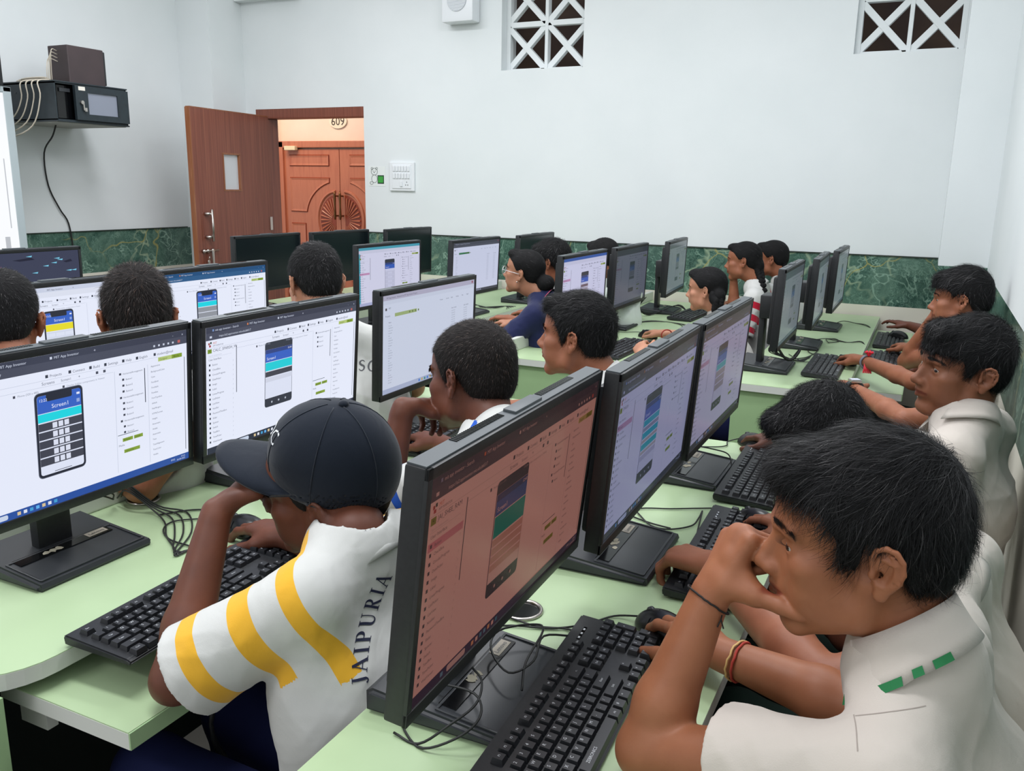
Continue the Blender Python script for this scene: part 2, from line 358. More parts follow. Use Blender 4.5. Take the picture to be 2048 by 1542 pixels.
# network rack, tower case and board on the left wall
rk = empty('network_rack', (-5.2, 3.77, 1.775), 0, 'black wall mounted network rack with a glass front door, cables over its side', 'rack')
RKM = mottled('rack_black', (34, 46, 52), (28, 38, 44), 30, .5)
b = MB(); W_, D_, H_ = .5, .53, .215
b.box((D_/2, 0, .004), (D_, W_, .008)); b.box((D_/2, 0, H_-.004), (D_, W_, .008)); b.box((.004, 0, H_/2), (.008, W_, H_)); b.box((D_/2, -W_/2+.004, H_/2), (D_, .008, H_)); b.box((D_/2, W_/2-.004, H_/2), (D_, .008, H_))
b.box((D_/2, 0, H_+.003), (D_+.012, W_+.012, .008), 0, .002); b.box((D_/2, 0, -.003), (D_+.012, W_+.012, .008), 0, .002)
b.build('cabinet_shell', RKM, rk)
b = MB(); b.box((D_/2, 0, -.009), (D_-.02, W_-.02, .004)); b.build('underside', mat('rack_grey', (150, 152, 146), .6), rk)
b = MB(); b.box((D_-.05, -.16, H_/2), (.05, .12, H_-.03)); b.box((D_-.02, -.17, H_-.04), (.006, .07, .02), 1); b.build('switch_unit', [GLOSSB, BLACKG], rk)
b = MB(); dy0, dy1 = -.13, .245; dm = (dy0+dy1)/2; wy, wz, ww_, wh = .06, .108, .21, .125
b.box((D_+.012, (dy0+wy-ww_/2)/2, H_/2), (.02, wy-ww_/2-dy0, H_-.02)); b.box((D_+.012, (dy1+wy+ww_/2)/2, H_/2), (.02, dy1-wy-ww_/2, H_-.02))
b.box((D_+.012, wy, (H_-.01+wz+wh/2)/2), (.02, ww_, H_-.01-wz-wh/2)); b.box((D_+.012, wy, (.01+wz-wh/2)/2), (.02, ww_, wz-wh/2-.01)); b.build('door', RKM, rk)
RG = mat('rack_glass', (130, 136, 150), .12); b = MB(); b.box((D_+.012, wy, wz), (.004, ww_, wh)); pane = b.build('glass_pane', RG, rk)
b = MB(); b.cyl((D_+.02, -.095, .11), (D_+.036, -.095, .11), .011); b.box((D_+.034, -.088, .085), (.004, .008, .04), 0, .001); b.box((D_+.034, -.075, .07), (.003, .016, .022), 0, .001); b.build('lock_and_key', STEEL, rk)
b = MB(); b.box((D_+.0225, -.085, .19), (.001, .045, .022)); b.build('sticker', PAPER, rk)
t = MB()
for i in range(3):
    for k in range(2): t.box((D_*.35+i*.05, -W_/2-.0005, .06+k*.1), (.012, .002, .01))
t.build('vent_slots', BLACKG, rk)
o = empty('computer_tower', (-4.80, 3.79, 1.997), 0, 'dark brown computer tower case standing on top of the wall rack', 'computer')
b = MB(); b.box((0, -.002, .108), (.17, .25, .216), 0, .006); b.build('case', PCW, o)
b = MB(); b.box((0, .127, .108), (.165, .02, .2), 0, .008); b.cyl((.04, .137, .12), (.04, .145, .12), .01); b.build('front_bezel', BLACK, o)
o = tag(MB().build('grey_cable_bundle', CABLE), 'thin grey cables running from the tower case down to the rack', 'cable'); bpy.data.objects.remove(o)
def cable(name, paths, r, m, label, cat='cable', group=None, n=6, sm=5):
    b = MB()
    for p in paths: b.tube(smoothpath(p, sm), r, n)
    return tag(b.build(name, m, smooth=True), label, cat, group)
cable('tower_cable', [[(-4.80, 3.66, 2.12+.02*i), (-4.8+.01*i, 3.6, 2.13+.015*i), (-4.79, 3.575+.01*i, 2.07), (-4.8, 3.58+.01*i, 2.0)] for i in range(4)], .0025, CABLEW, 'thin cables hanging behind the brown tower case on the rack')
cable('cable_coil', [[(-5.02+.0*i, 3.56, 2.0+.004*i)]+[(-4.95+.12*math.cos(a)+.02*math.sin(3*a+i), 3.60+.045*math.sin(a), 2.0+.006*i+.004*math.sin(a*2+i)) for a in np.linspace(i, i+6.5, 14)] for i in range(4)], .005, CABLEW, 'coil of beige network cable lying on the rack top', sm=3)
cable('network_cable', [[(-4.9+.04*i, 3.58, 2.008), (-4.93+.05*i, 3.50, 1.99), (-4.93+.055*i, 3.495, 1.9), (-4.99+.05*i, 3.48, 1.80-.02*i), (-5.1+.02*i, 3.45, 1.74-.02*i), (-5.14, 3.40, 1.78)] for i in range(4)], .004, CABLEW, 'beige network cables drooping over the side of the rack')
cable('power_cable', [[(-4.95, 3.72, 1.77), (-5.02, 3.74, 1.7), (-5.17, 3.78, 1.6), (-5.19, 3.80, 1.4), (-5.185, 3.86, 1.25), (-5.19, 3.92, 1.15), (-5.18, 3.93, .95), (-5.19, 3.93, .80)]], .005, CABLE, 'black power cable running down the white wall below the rack')
bo = empty('display_board', (-4.95, 2.5, .80), 0, 'large bright white display board with a silver frame beside the rack', 'board')
SIL = mat('silver_frame', (178, 190, 194), .35); b = MB(); y1 = .93; hz = 1.155
b.box((0, y1-.025, hz/2), (.05, .05, hz), 0, .004); b.box((0, 0, hz-.015), (.05, 2*y1, .03), 0, .004); b.box((0, 0, .02), (.05, 2*y1, .04), 0, .004); b.box((0, -y1+.025, hz/2), (.05, .05, hz), 0, .004); b.box((-.01, 0, hz/2), (.02, 2*y1-.02, hz-.02)); b.build('frame', SIL, bo)
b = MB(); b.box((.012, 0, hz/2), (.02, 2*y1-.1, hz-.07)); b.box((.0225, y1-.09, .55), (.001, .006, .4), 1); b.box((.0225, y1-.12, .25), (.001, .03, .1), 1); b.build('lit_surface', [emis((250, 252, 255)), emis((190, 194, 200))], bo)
b = MB(); b.box((-.12, .4, hz/2), (.22, .1, .06)); b.build('wall_bracket', SIL, bo)
o = empty('small_loudspeaker', (-4.95, 3.335, 1.957), 0, 'small black loudspeaker standing on top of the display board', 'loudspeaker')
b = MB(); b.box((0, 0, .105), (.1, .075, .21), 0, .006); b.build('speaker_box', BLACK, o)
# ---------------------------------------------------------------- desks
ZD = .75
def desk(label, x0, x1, y0, y1, shelf=None, rail=True, curve=False, endcol=GREENS):
    o = empty('computer_desk', ((x0+x1)/2, (y0+y1)/2, 0), 0, label, 'desk', 'green computer desks in rows')
    cx, cy = (x0+x1)/2, (y0+y1)/2; w, l = x1-x0, y1-y0
    pts = [(-w/2, -l/2), (w/2, -l/2), (w/2, l/2), (-w/2, l/2)]
    if curve:   # rounded front corner at the near end
        r = .12; pts = [(-w/2, -l/2)]+[(w/2-r+r*math.sin(a), -l/2+r-r*math.cos(a)) for a in np.linspace(0, PI/2, 9)]+[(w/2, l/2), (-w/2, l/2)]
    b = MB(); b.prism(pts, ZD-.027, ZD-.0015, 1); b.prism([(p[0]*.999, p[1]*.9995) for p in pts], ZD-.0015, ZD, 0); b.build('worktop', [GREEN, EDGE], o)
    b = MB(); b.box((0, -l/2+.03, (ZD-.027)/2), (w-.02, .02, ZD-.029)); b.build('end_panel', endcol, o)
    b = MB(); b.box((0, l/2-.03, (ZD-.027)/2), (w-.02, .02, ZD-.029)); b.build('end_panel', endcol, o)
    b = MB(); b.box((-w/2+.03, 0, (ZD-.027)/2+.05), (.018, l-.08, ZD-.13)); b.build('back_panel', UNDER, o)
    n = max(1, round(l/.9))
    for i in range(1, n):
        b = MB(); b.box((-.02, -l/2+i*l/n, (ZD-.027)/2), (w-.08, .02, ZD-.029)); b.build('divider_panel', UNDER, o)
    if rail: b = MB(); b.box((-w/2+.012, 0, ZD+.028), (.024, l-.02, .056), 0, .004); b.build('cable_rail', EDGE if rail == 1 else WALLC, o)
    if shelf:
        s0, s1, ya, yb, zs = shelf
        b = MB(); b.box(((s0+s1)/2-cx, (ya+yb)/2-cy, zs-.0145), (s1-s0, yb-ya, .025), 1); b.box(((s0+s1)/2-cx, (ya+yb)/2-cy, zs-.001), (s1-s0-.001, yb-ya-.001, .002), 0)
        b.box((s1-cx+.0015, (ya+yb)/2-cy, zs-.0135), (.003, yb-ya, .026), 2, 0); b.build('keyboard_shelf', [GREEN, EDGE, GREENS], o)
        for yy in (ya-cy+.03, yb-cy-.03): b = MB(); b.box((s0-cx+.04, yy, zs-.05), (.06, .018, .05)); b.build('shelf_runner', EDGE, o)
    return o
desk('long green desk nearest the camera by the wall, carrying the pink tinted monitor', -.615, -.20, .42, 2.35, rail=0)
desk('green desk beyond the gap carrying the monitors seen almost edge on', -.615, -.215, 3.13, 5.30, (-.245, -.035, 3.47, 5.1, .70), rail=0)
desk('green desk with curved corner and pulled out shelf where the cap wearer leans', -1.56, -1.10, .62, 2.50, (-1.19, -.915, .705, 2.3, .70), curve=True)
desk('green desk where the girl with the red wristband works near the marble wall', -1.58, -1.09, 3.13, 5.30, (-1.2, -.95, 3.16, 4.9, .70))
desk('green desk behind the white screens carrying the yellow banner monitor', -2.42, -1.99, .7, 2.50, (-2.1, -1.86, .8, 2.4, .70))
desk('green desk carrying the cyan framed monitor before the open door', -2.66, -2.12, 3.13, 5.30, (-2.2, -1.97, 3.2, 5.1, .70))
desk('far green desk row under the switched off monitors', -3.55, -3.02, 1.2, 2.62)
desk('far green desk row nearest the open brown door', -3.55, -3.02, 3.13, 5.30, rail=0)
# ---------------------------------------------------------------- monitor contents
class UI:
    """flat display contents; u to the right 0..1, v down 0..1, tone maps the colours of this panel"""
    def __init__(s, tone): s.b = MB(); s.mats = []; s.tone = tone; s.W, s.H = .516, .271
    def m(s, c):
        t = s.tone; c2 = tuple(t[0][i]*c[i]/255.+t[1][i]*(1-c[i]/255.) for i in range(3)); e = emis(c2)
        if e not in s.mats: s.mats.append(e)
        return s.mats.index(e)
    def P(s, u, v, k): return (k*.00025, (u-.5)*s.W, (.5-v)*s.H)
    def rect(s, u0, v0, u1, v1, c, k=1): s.b.add([s.P(u0, v0, k), s.P(u1, v0, k), s.P(u1, v1, k), s.P(u0, v1, k)], [(0, 1, 2, 3)], s.m(c))
    def rrect(s, u0, v0, u1, v1, c, r=.01, k=1):
        ru, rv = r, r*s.W/s.H; pts = []
        for cu, cv, a0 in ((u1-ru, v0+rv, 0), (u0+ru, v0+rv, 1), (u0+ru, v1-rv, 2), (u1-ru, v1-rv, 3)):
            for i in range(5):
                a = (a0+i/4)*PI/2; pts.append(s.P(cu+ru*math.cos(a), cv-rv*math.sin(a), k))
        s.b.add(pts, [tuple(range(len(pts)))], s.m(c))
    def text(s, t, u, v, h, c=(70, 74, 80), k=3, al='l'):
        """v = baseline, h = cap height as a share of the screen height"""
        vs, f = text_geo(t); sc = h*s.H/.7; w = max([p[0] for p in vs] or [0])*sc; off = {'l': 0, 'c': -w/2, 'r': -w}[al]
        o = s.P(u, v, k); s.b.add([(o[0], o[1]+off+x*sc, o[2]+y*sc) for x, y in vs], f, s.m(c))
    def build(s, parent, x):
        o = s.b.build('display_content', s.mats, parent); o.location = x; return o
def phone(u, kind, L_, T_, R_, B_, rows, title='Screen1', bar=(46, 92, 190)):
    """the preview phone; rows: list of (height share, colour or button list)"""
    k = 2; bw = .006
    if kind == 'notch':
        u.rrect(L_, T_, R_, B_, (96, 100, 108), .017, k); u.rrect(L_+.002, T_+.004, R_-.002, B_-.004, (28, 30, 36), .016, k+1)
        a, t, c, d = L_+.009, T_+.02, R_-.009, B_-.02; u.rrect(a, t, c, d, (240, 243, 250), .009, k+2)
        u.rect(a, t+.02, c, t+.115, bar, k+3); u.rrect(a, t, c, t+.06, bar, .009, k+3); w = c-a
        u.rrect(a+w*.2, t-.01, a+w*.79, t+.042, (28, 30, 36), .006, k+4)
        u.text('12:22', a+.006, t+.038, .018, (250, 250, 255), k+5); u.text(title, (a+c)/2, t+.092, .027, (245, 246, 255), k+5, 'c'); u.rect(c-.017, t+.024, c-.005, t+.038, (250, 250, 255), k+5)
        u.rect(c-.018, t+.066, c-.006, t+.09, (150, 170, 220), k+5); v = t+.115; bot = d-.004
        u.rect(a+w*.3, d-.014, a+w*.7, d-.01, (60, 60, 66), k+5)
    else:
        u.rrect(L_, T_, R_, B_, (44, 48, 52), .012, k); a, t, c, d = L_+.0025, T_+.062, R_-.0025, B_-.075
        u.rect(a, t, c, d, (238, 240, 248), k+1); u.rect(a, t, c, t+.035, (40, 60, 120), k+2); u.rect(a, t+.033, c, t+.105, bar, k+2)
        u.text('12:40', c-.005, t+.026, .016, (250, 250, 255), k+3, 'r'); u.text(title, a+.008, t+.088, .024, (250, 250, 255), k+3); v = t+.105; bot = d
        for i, q in enumerate((.25, .5, .75)): u.rrect(L_+(R_-L_)*q-.005, B_-.046, L_+(R_-L_)*q+.004, B_-.03, (190, 194, 198), .002, k+3)
    for h, col, btn in rows:
        u.rect(a, v+.004, c, v+h-.004, col, k+3)
        if btn:
            n, bw2, bc = btn; tot = n*bw2+(n-1)*.005; x = (a+c)/2-tot/2
            for i in range(n):
                u.rect(x+i*(bw2+.005), v+h*.5-.018, x+i*(bw2+.005)+bw2, v+h*.5+.018, bc, k+4)
        v += h
TXT = (84, 88, 98); LT = (200, 204, 212)
PAL = ['Button', 'CheckBox', 'CircularProgress', 'DatePicker', 'Image', 'Label', 'LinearProgress', 'ListPicker', 'ListView', 'Notifier', 'PasswordTextBox', 'Slider', 'Spinner', 'Switch', 'TextBox', 'TimePicker', 'WebViewer']
def designer(tone, top, ph, proj='CALC', full=True, hi=None, task=(22, 40, 90), theme=None, detail=2, comp=10):
    u = UI(tone); u.rect(0, 0, 1, 1, (250, 251, 255), 0)
    if theme: u.rect(0, 0, 1, 1, theme, 0.5); u.rect(.02, .06, 1, .965, (250, 251, 255), .8)
    dark = sum(top) < 300; tc = (214, 218, 226) if dark else (60, 62, 70)
    u.rect(0, 0, 1, .045, top); u.rect(0, .045, 1, .10, tuple(min(255, x+14) for x in top) if dark else (236, 238, 242))
    if detail: 
        for i, (x, t) in enumerate(((.035, 'mit app inventor - Search'), (.23, 'MIT App Inventor'), (.42, 'MIT App Inventor'))):
            u.rect(x, .018, x+.008, .034, ((120, 150, 200), (214, 120, 60), (220, 224, 230))[i], 2); u.text(t, x+.014, .034, .017, tc)
        u.text('+', .585, .036, .02, tc); u.text('-', .93, .034, .017, tc); u.text('x', .975, .034, .017, tc)
        u.text('https://ai2.appinventor.mit.edu/#6517', .07, .084, .016, tc); u.rect(.02, .068, .032, .084, tc, 2); u.rect(.955, .066, .967, .086, (196, 90, 80), 2)
        for i in range(5): u.rect(.84+i*.022, .07, .848+i*.022, .084, tc, 2)
    for i, (x, t) in enumerate(((.40, 'Projects'), (.485, 'Connect'), (.565, 'Build'), (.625, 'Settings'), (.70, 'Help'), (.76, 'English'), (.84, 'student@mail'))):
        u.rect(x, .128, x+.010, .148, (50, 52, 60), 2); u.text(t, x+.015, .147, .018, TXT)
    u.rect(.86, .165, .925, .195, (190, 208, 110), 2); u.rect(.925, .165, .975, .195, (130, 160, 30), 2); u.text('Designer', .866, .187, .014, (90, 110, 40)); u.text('Blocks', .933, .187, .014, (50, 60, 20))
    u.rect(0, .16, .86, .162, LT, 2) if detail else None
    u.text('Screens', .385, .19, .02, TXT); u.text('Screen1', .455, .19, .016, TXT); u.text('+', .52, .19, .02, TXT); u.rect(.59, .172, .60, .19, (70, 72, 80), 2); u.rect(.62, .172, .63, .19, (70, 72, 80), 2)
    if detail: u.rect(.165, .2, .66, .202, LT, 2); u.text('Phone (320 x 480)', .30, .232, .013, (130, 134, 142)); u.rect(.285, .218, .293, .234, (60, 60, 66), 2); u.text('Display hidden components in Viewer', .475, .232, .013, (150, 154, 162)); u.rect(.46, .218, .468, .234, (60, 60, 66), 2)
    if full:
        u.rect(.012, .118, .02, .134, (160, 60, 40), 2); u.rect(.022, .112, .03, .128, (40, 60, 40), 2); u.rect(.016, .136, .026, .152, (180, 60, 60), 2)
        u.text('MIT', .036, .134, .018, (220, 110, 70)); u.text('APP INVENTOR', .036, .15, .011, TXT)
        u.rect(.008, .168, .03, .20, (120, 150, 30), 2); u.text('<', .014, .19, .018, (30, 40, 10)); u.text(proj, .036, .192, .022, (70, 74, 84))
        u.text('Search components', .012, .225, .012, LT); u.rect(.01, .232, .14, .2335, LT, 2); u.text('User Interface', .012, .258, .016, TXT)
        for i, t in enumerate(PAL):
            v = .30+i*.0385
            if hi == i: u.rect(.006, v-.024, .158, v+.012, (222, 160, 190), 1.5)
            u.rect(.014, v-.017, .022, v-.001, (60, 62, 70), 2); u.text(t, .032, v, .014 if detail > 1 else .013, TXT); u.text('?', .146, v, .014, (150, 154, 160))
        u.rect(.166, .18, .1695, .56, (40, 44, 52), 2)
    u.rect(.665, .2, .6665, .93, LT, 2); u.rect(.81, .2, .8115, .93, LT, 2)
    for i in range(comp):
        v = .235+i*.042; deep = i % 4; t = ('HorizontalArrangement', 'Button1', 'Button2', 'Button3')[deep]
        u.rect(.685+(.012 if deep else 0), v-.015, .694+(.012 if deep else 0), v, (60, 62, 70), 2); u.text(t, .70+(.012 if deep else 0), v, .012, TXT)
    u.rect(.795, .22, .7985, .47, (40, 44, 52), 2); u.rect(.67, .66, .76, .664, (40, 60, 60), 2)
    u.rect(.69, .69, .735, .715, (134, 164, 40), 2); u.rect(.74, .69, .78, .715, (134, 164, 40), 2); u.text('Rename', .694, .708, .012, (40, 50, 20)); u.text('Delete', .744, .708, .012, (40, 50, 20)); u.text('Media', .672, .745, .014, TXT)
    u.rect(.695, .775, .765, .80, (134, 164, 40), 2); u.text('Upload File ...', .70, .793, .011, (40, 50, 20))
    for i, t in enumerate(('Appearance', 'BackgroundColor', 'Cyan', 'FontBold', 'FontItalic', 'FontSize', 'FontTypeface', 'default', 'HasMargins', 'HTMLFormat', 'Height', 'Automatic', 'Width', 'Automatic', 'Text', 'TextAlignment', 'TextColor', 'Visible')):
        u.text(t, .825, .225+i*.039, .012, TXT)
    u.rect(.985, .2, .9875, .92, (60, 64, 70), 2)
    ph(u)
    u.rect(0, .95, 1, 1, task, 2)
    if detail:
        u.rrect(.15, .958, .24, .99, (214, 222, 234), .006, 3)
        for i in range(8): u.rect(.12 if i == 0 else .25+i*.022, .963, .132 if i == 0 else .262+i*.022, .985, ((90, 180, 240), (230, 200, 140), (240, 240, 240), (60, 160, 210))[i % 4], 3)
        u.text('07:43', .98, .972, .012, (220, 226, 236), 3, 'r'); u.text('28-08-2025', .98, .99, .012, (220, 226, 236), 3, 'r'); u.text('ENG', .91, .98, .013, (220, 226, 236), 3)
    else: u.rect(.3, .962, .6, .985, (90, 100, 120), 3)
    return u
def listing(tone, top, n=24, task=(196, 202, 222)):
    u = UI(tone); u.rect(0, 0, 1, 1, (250, 251, 255), 0); dark = sum(top) < 300
    u.rect(0, 0, 1, .05, top); u.rect(0, .05, 1, .09, tuple(min(255, x+12) for x in top) if dark else (240, 242, 248)); u.text('MIT App Inventor   Homework at MIT App Inventor Projects', .03, .034, .016, (214, 218, 226) if dark else (90, 92, 100)); u.rect(.965, .012, .98, .036, (170, 60, 70), 2)
    u.rect(.02, .125, .035, .15, (70, 60, 60), 2); u.text('MIT', .05, .14, .018, TXT); u.text('Projects', .02, .215, .018, TXT)
    u.rect(.11, .19, .33, .225, (176, 196, 110) if not dark else (40, 120, 60), 2); 
    for i in range(4): u.rect(.25+i*.03, .197, .262+i*.03, .217, (110, 130, 60), 3)
    for i, x in enumerate((.58, .65, .71, .77, .84, .9)): u.text(('Projects', 'Connect', 'Build', 'Settings', 'Help', 'English')[i], x, .16, .014, TXT)
    u.text('Name', .05, .28, .014, TXT); u.text('Date Created', .72, .28, .014, TXT); u.text('Date Modified', .87, .28, .014, TXT)
    for i in range(n):
        v = .31+i*.0255; u.text(('calc_one', 'HelloWorld', 'talk_to_me', 'ball_game', 'app')[i % 5], .05, v, .011, (120, 124, 132)); 
        if i < n-2: u.text('Aug 28, 2025', .72, v, .011, (140, 144, 152)); u.text('Aug 28, 2025', .87, v, .011, (140, 144, 152))
    u.rect(0, .95, 1, 1, task, 2)
    for i in range(9): u.rect(.36+i*.03, .962, .375+i*.03, .988, ((60, 130, 220), (230, 190, 90), (40, 150, 130))[i % 3] if not dark else (190, 196, 206), 3)
    return u
def artwork(tone):
    u = UI(tone); u.rect(0, 0, 1, 1, (52, 54, 70), 0); rg = random.Random(3)
    for i in range(14):
        x, y = rg.uniform(.25, .95), rg.uniform(.08, .9); w = rg.uniform(.05, .16)
        u.b.add([u.P(x, y, 1), u.P(x+w, y-.03, 1), u.P(x+w*1.2, y+.004, 1), u.P(x+w*.4, y+.02, 1)], [(0, 1, 2, 3)], u.m((24, 24, 36)))
    for i in range(12):
        x, y = rg.uniform(.4, .98), rg.uniform(.03, .5); u.b.add([u.P(x, y, 2), u.P(x+.05, y-.012, 2), u.P(x+.045, y+.012, 2)], [(0, 1, 2)], u.m((120, 206, 226)))
    for i in range(22):
        a = i/22*PI*1.2+.2; c, s_ = math.cos(a), math.sin(a); cx, cy, r0, r1 = .34, .52, .05, rg.uniform(.13, .2)
        u.b.add([u.P(cx+r0*c-.02*s_, cy-(r0*s_+.02*c)*1.8, 3+i*.01), u.P(cx+r0*c+.02*s_, cy-(r0*s_-.02*c)*1.8, 3+i*.01), u.P(cx+r1*c, cy-r1*s_*1.9, 3+i*.01)], [(0, 1, 2)], u.m((226, 110, 140) if i % 3 else (160, 70, 120)))
    for q in ((.0, .1, .14, .4), (.02, .5, .1, .8)): u.rrect(*q, (70, 190, 214), .01, 2)
    for x, y in ((.86, .9), (.7, .96)): u.b.add([u.P(x-.06, y, 2), u.P(x+.07, y-.25, 2), u.P(x+.12, y+.02, 2)], [(0, 1, 2)], u.m((206, 206, 222)))
    return u
# ---------------------------------------------------------------- monitors
SCRBLK = mat('dead_screen', (16, 26, 30), .2)
MONPARTS = {}
def monitor(x, y0, yaw, tilt, label, ui=None, off=None, refl=None, stand=True, ztop=1.165, group='computer monitors on the desks', headset=False):
    """x, y0: front top corner on the viewer's left; the panel faces +X"""
    W_, H_ = .54, .302
    o = empty('computer_monitor', (x, y0+W_/2*math.cos(yaw), ZD), 0, label, 'monitor', group); o.rotation_euler = (0, 0, yaw)
    zt = ztop-ZD; head = Matrix.Translation((0, 0, zt)) @ Matrix.Rotation(-tilt, 4, 'Y') @ Matrix.Translation((0, 0, -H_/2))
    def part(name, fn, mats, auto=True):
        if name not in MONPARTS:
            b = MB(); fn(b); p = b.build(name, mats, o, auto=auto); MONPARTS[name] = p
        else: p = MONPARTS[name].copy(); COL.objects.link(p); p.parent = o
        return p
    def shell(b):
        b.box((-.0125, 0, 0), (.025, W_, H_), 0, .003)
        b.box((-.031, 0, -.005), (.022, W_-.05, H_-.05), 0, .009, )
    def bez(b):
        bw, bt, bb = .0105, .013, .017
        for c, d in (((.0015, 0, H_/2-bt/2), (.005, W_, bt)), ((.0015, 0, -H_/2+bb/2), (.006, W_, bb)), ((.0015, W_/2-bw/2, 0), (.005, bw, H_)), ((.0015, -W_/2+bw/2, 0), (.005, bw, H_))): b.box(c, d, 0, .001)
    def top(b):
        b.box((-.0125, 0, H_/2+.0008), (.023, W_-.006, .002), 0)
    def cam(b): b.box((-.014, .0, H_/2+.003), (.018, .085, .005), 0, .0015)
    def ventsL(b, s=1): 
            for i in range(26): b.box((-.018, s*(.06+i*.0048), H_/2+.0021), (.010, .0028, .0014))
    def neck(b): b.box((-.105, 0, .12), (.022, .07, .22), 0, .004); b.box((-.078, 0, .25), (.07, .12, .09), 0, .004)
    def base(b):   # sloping foot with a raised back and a shallow tray
        d0, d1, w2 = -.185, .018, .12; zf, zb = .014, .034
        prof = [(d0, 0), (d1, 0), (d1+.003, .006), (d1, zf), (d0+.01, zb), (d0, zb-.006)]
        bm = bmesh.new(); vs = [[bm.verts.new((p[0], s*w2, p[1])) for p in prof] for s in (-1, 1)]
        n = len(prof); bm.faces.new(vs[0]); bm.faces.new(vs[1][::-1])
        for i in range(n): bm.faces.new((vs[0][i], vs[1][i], vs[1][(i+1) % n], vs[0][(i+1) % n]))
        bmesh.ops.recalc_face_normals(bm, faces=bm.faces[:]); bmesh.ops.bevel(bm, geom=[e for e in bm.edges if abs(e.verts[0].co.y-e.verts[1].co.y) < .01], offset=.006, segments=3, affect='EDGES'); b.bm(bm, 0)
    def tray(b):
        a = math.atan2(-.02, .2); b.M = Matrix.Translation((-.027, 0, .0195)) @ Matrix.Rotation(.096, 4, 'Y')
        for c, d in (((.037, 0, 0), (.004, .216, .004)), ((-.055, 0, 0), (.004, .216, .003)), ((-.009, .107, 0), (.092, .004, .004)), ((-.009, -.107, 0), (.092, .004, .004))): b.box(c, d, 0, .001)
    def slot(b): b.M = Matrix.Translation((-.072, 0, .0245)) @ Matrix.Rotation(.096, 4, 'Y'); b.box((0, -.0, 0), (.026, .19, .0012))
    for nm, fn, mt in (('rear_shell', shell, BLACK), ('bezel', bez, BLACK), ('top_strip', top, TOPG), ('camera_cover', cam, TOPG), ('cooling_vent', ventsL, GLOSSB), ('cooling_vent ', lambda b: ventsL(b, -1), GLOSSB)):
        p = part(nm, fn, mt); p.name = nm.strip(); p.matrix_local = head
    if stand:
        part('stand_neck', neck, BLACK); part('base', base, BLACKG); part('tray_rim', tray, BLACKG); part('base_strip', slot, GLOSSB)
        if 'logo' not in MONPARTS:
            b = MB(); b.M = Matrix.Translation((-.072, .068, .0252)) @ Matrix.Rotation(.096, 4, 'Y'); b.box((0, 0, 0), (.016, .042, .0012), 0); v, f = text_geo('Lenovo'); sc = .0112; w_ = max(p[0] for p in v)*sc
            b.add([(.004-y_*sc, -w_/2+x_*sc, .0009) for x_, y_ in v], f, 1); MONPARTS['logo'] = b.build('logo_label', [mat('label_beige', (150, 142, 128), .5), BLACKG], o)
        else: p = MONPARTS['logo'].copy(); COL.objects.link(p); p.parent = o
        # scraps of worn sticker on the strip
        rg = random.Random(int(y0*1000)); b = MB(); b.M = Matrix.Translation((-.072, -.02, .0253)) @ Matrix.Rotation(.096, 4, 'Y')
        for i in range(4):
            cx_, cy_ = rg.uniform(-.005, .005), rg.uniform(-.02, .02); n = 7; b.add([(cx_+rg.uniform(.003, .009)*math.cos(2*PI*k/n), cy_+rg.uniform(.004, .010)*math.sin(2*PI*k/n), .0002*i) for k in range(n)], [tuple(range(n))])
        b.build('worn_sticker', mat('worn_paper', (164, 158, 140), .8) if 'worn_paper' not in bpy.data.materials else bpy.data.materials['worn_paper'], o)
    b = MB(); b.box((0, 0, 0), (.003, .518, .273)); 
    if ui is not None:
        p = b.build('screen', GLOSSB, o); p.matrix_local = head @ Matrix.Translation((.0005, 0, .002)); d = ui.build(p, (.0018, 0, 0))
    else: p = b.build('screen', refl or SCRBLK, o); p.matrix_local = head @ Matrix.Translation((.0005, 0, .002))
    return o
WHT = ((234, 238, 250), (20, 22, 28)); 
def tone(w, k): return (w, k)
DK = (52, 54, 64)
def rows_dark(n, bc=(236, 238, 244)): return [(.062, (20, 224, 224), None)]+[(.058, (58, 58, 64), (3, .017, bc)) for _ in range(n)]
PH = dict(
 m1=lambda u: phone(u, 'notch', .355, .235, .535, .80, rows_dark(5)),
 m2=lambda u: phone(u, 'a', .34, .215, .52, .77, [(.078, (20, 214, 214), None), (.052, (58, 58, 62), None), (.045, (222, 224, 230), None)]),
 F=lambda u: phone(u, 'a', .325, .215, .51, .80, [(.115, (0, 176, 160), None)]+[(.043, (205, 180, 170), None)]*4),
 G=lambda u: phone(u, 'a', .31, .215, .51, .82, [(.05, (0, 190, 200), None), (.035, (150, 160, 180), None), (.05, (0, 190, 200), None), (.03, (190, 180, 170), None), (.05, (0, 190, 190), None), (.03, (200, 190, 180), None), (.045, (200, 200, 215), None)]),
 H=lambda u: phone(u, 'a', .33, .22, .52, .80, [(.06, (0, 200, 196), None)]+[(.06, (170, 160, 158), None)]*3),
 m4=lambda u: phone(u, 'notch', .40, .24, .58, .9, [(.075, (250, 232, 20), None)]+[(.072, (226, 228, 236), (3, .05, (238, 240, 246)))]*5),
 m5=lambda u: phone(u, 'notch', .36, .235, .54, .82, [(.065, (20, 224, 228), None)]+[(.066, (150, 150, 150), None)]*5),
 cy=lambda u: phone(u, 'a', .40, .235, .56, .82, [(.04, (236, 238, 248), None)]+[(.075, (224, 226, 234), (2, .03, (236, 238, 246)))]*4),
 n1=lambda u: phone(u, 'a', .40, .25, .57, .82, [(.03, (226, 228, 236), None), (.05, (120, 100, 100), None)]+[(.06, (206, 196, 196), None)]*3),
 n2=lambda u: phone(u, 'a', .42, .24, .58, .8, [(.1, (150, 150, 160), None), (.06, (90, 92, 100), None)]),
)
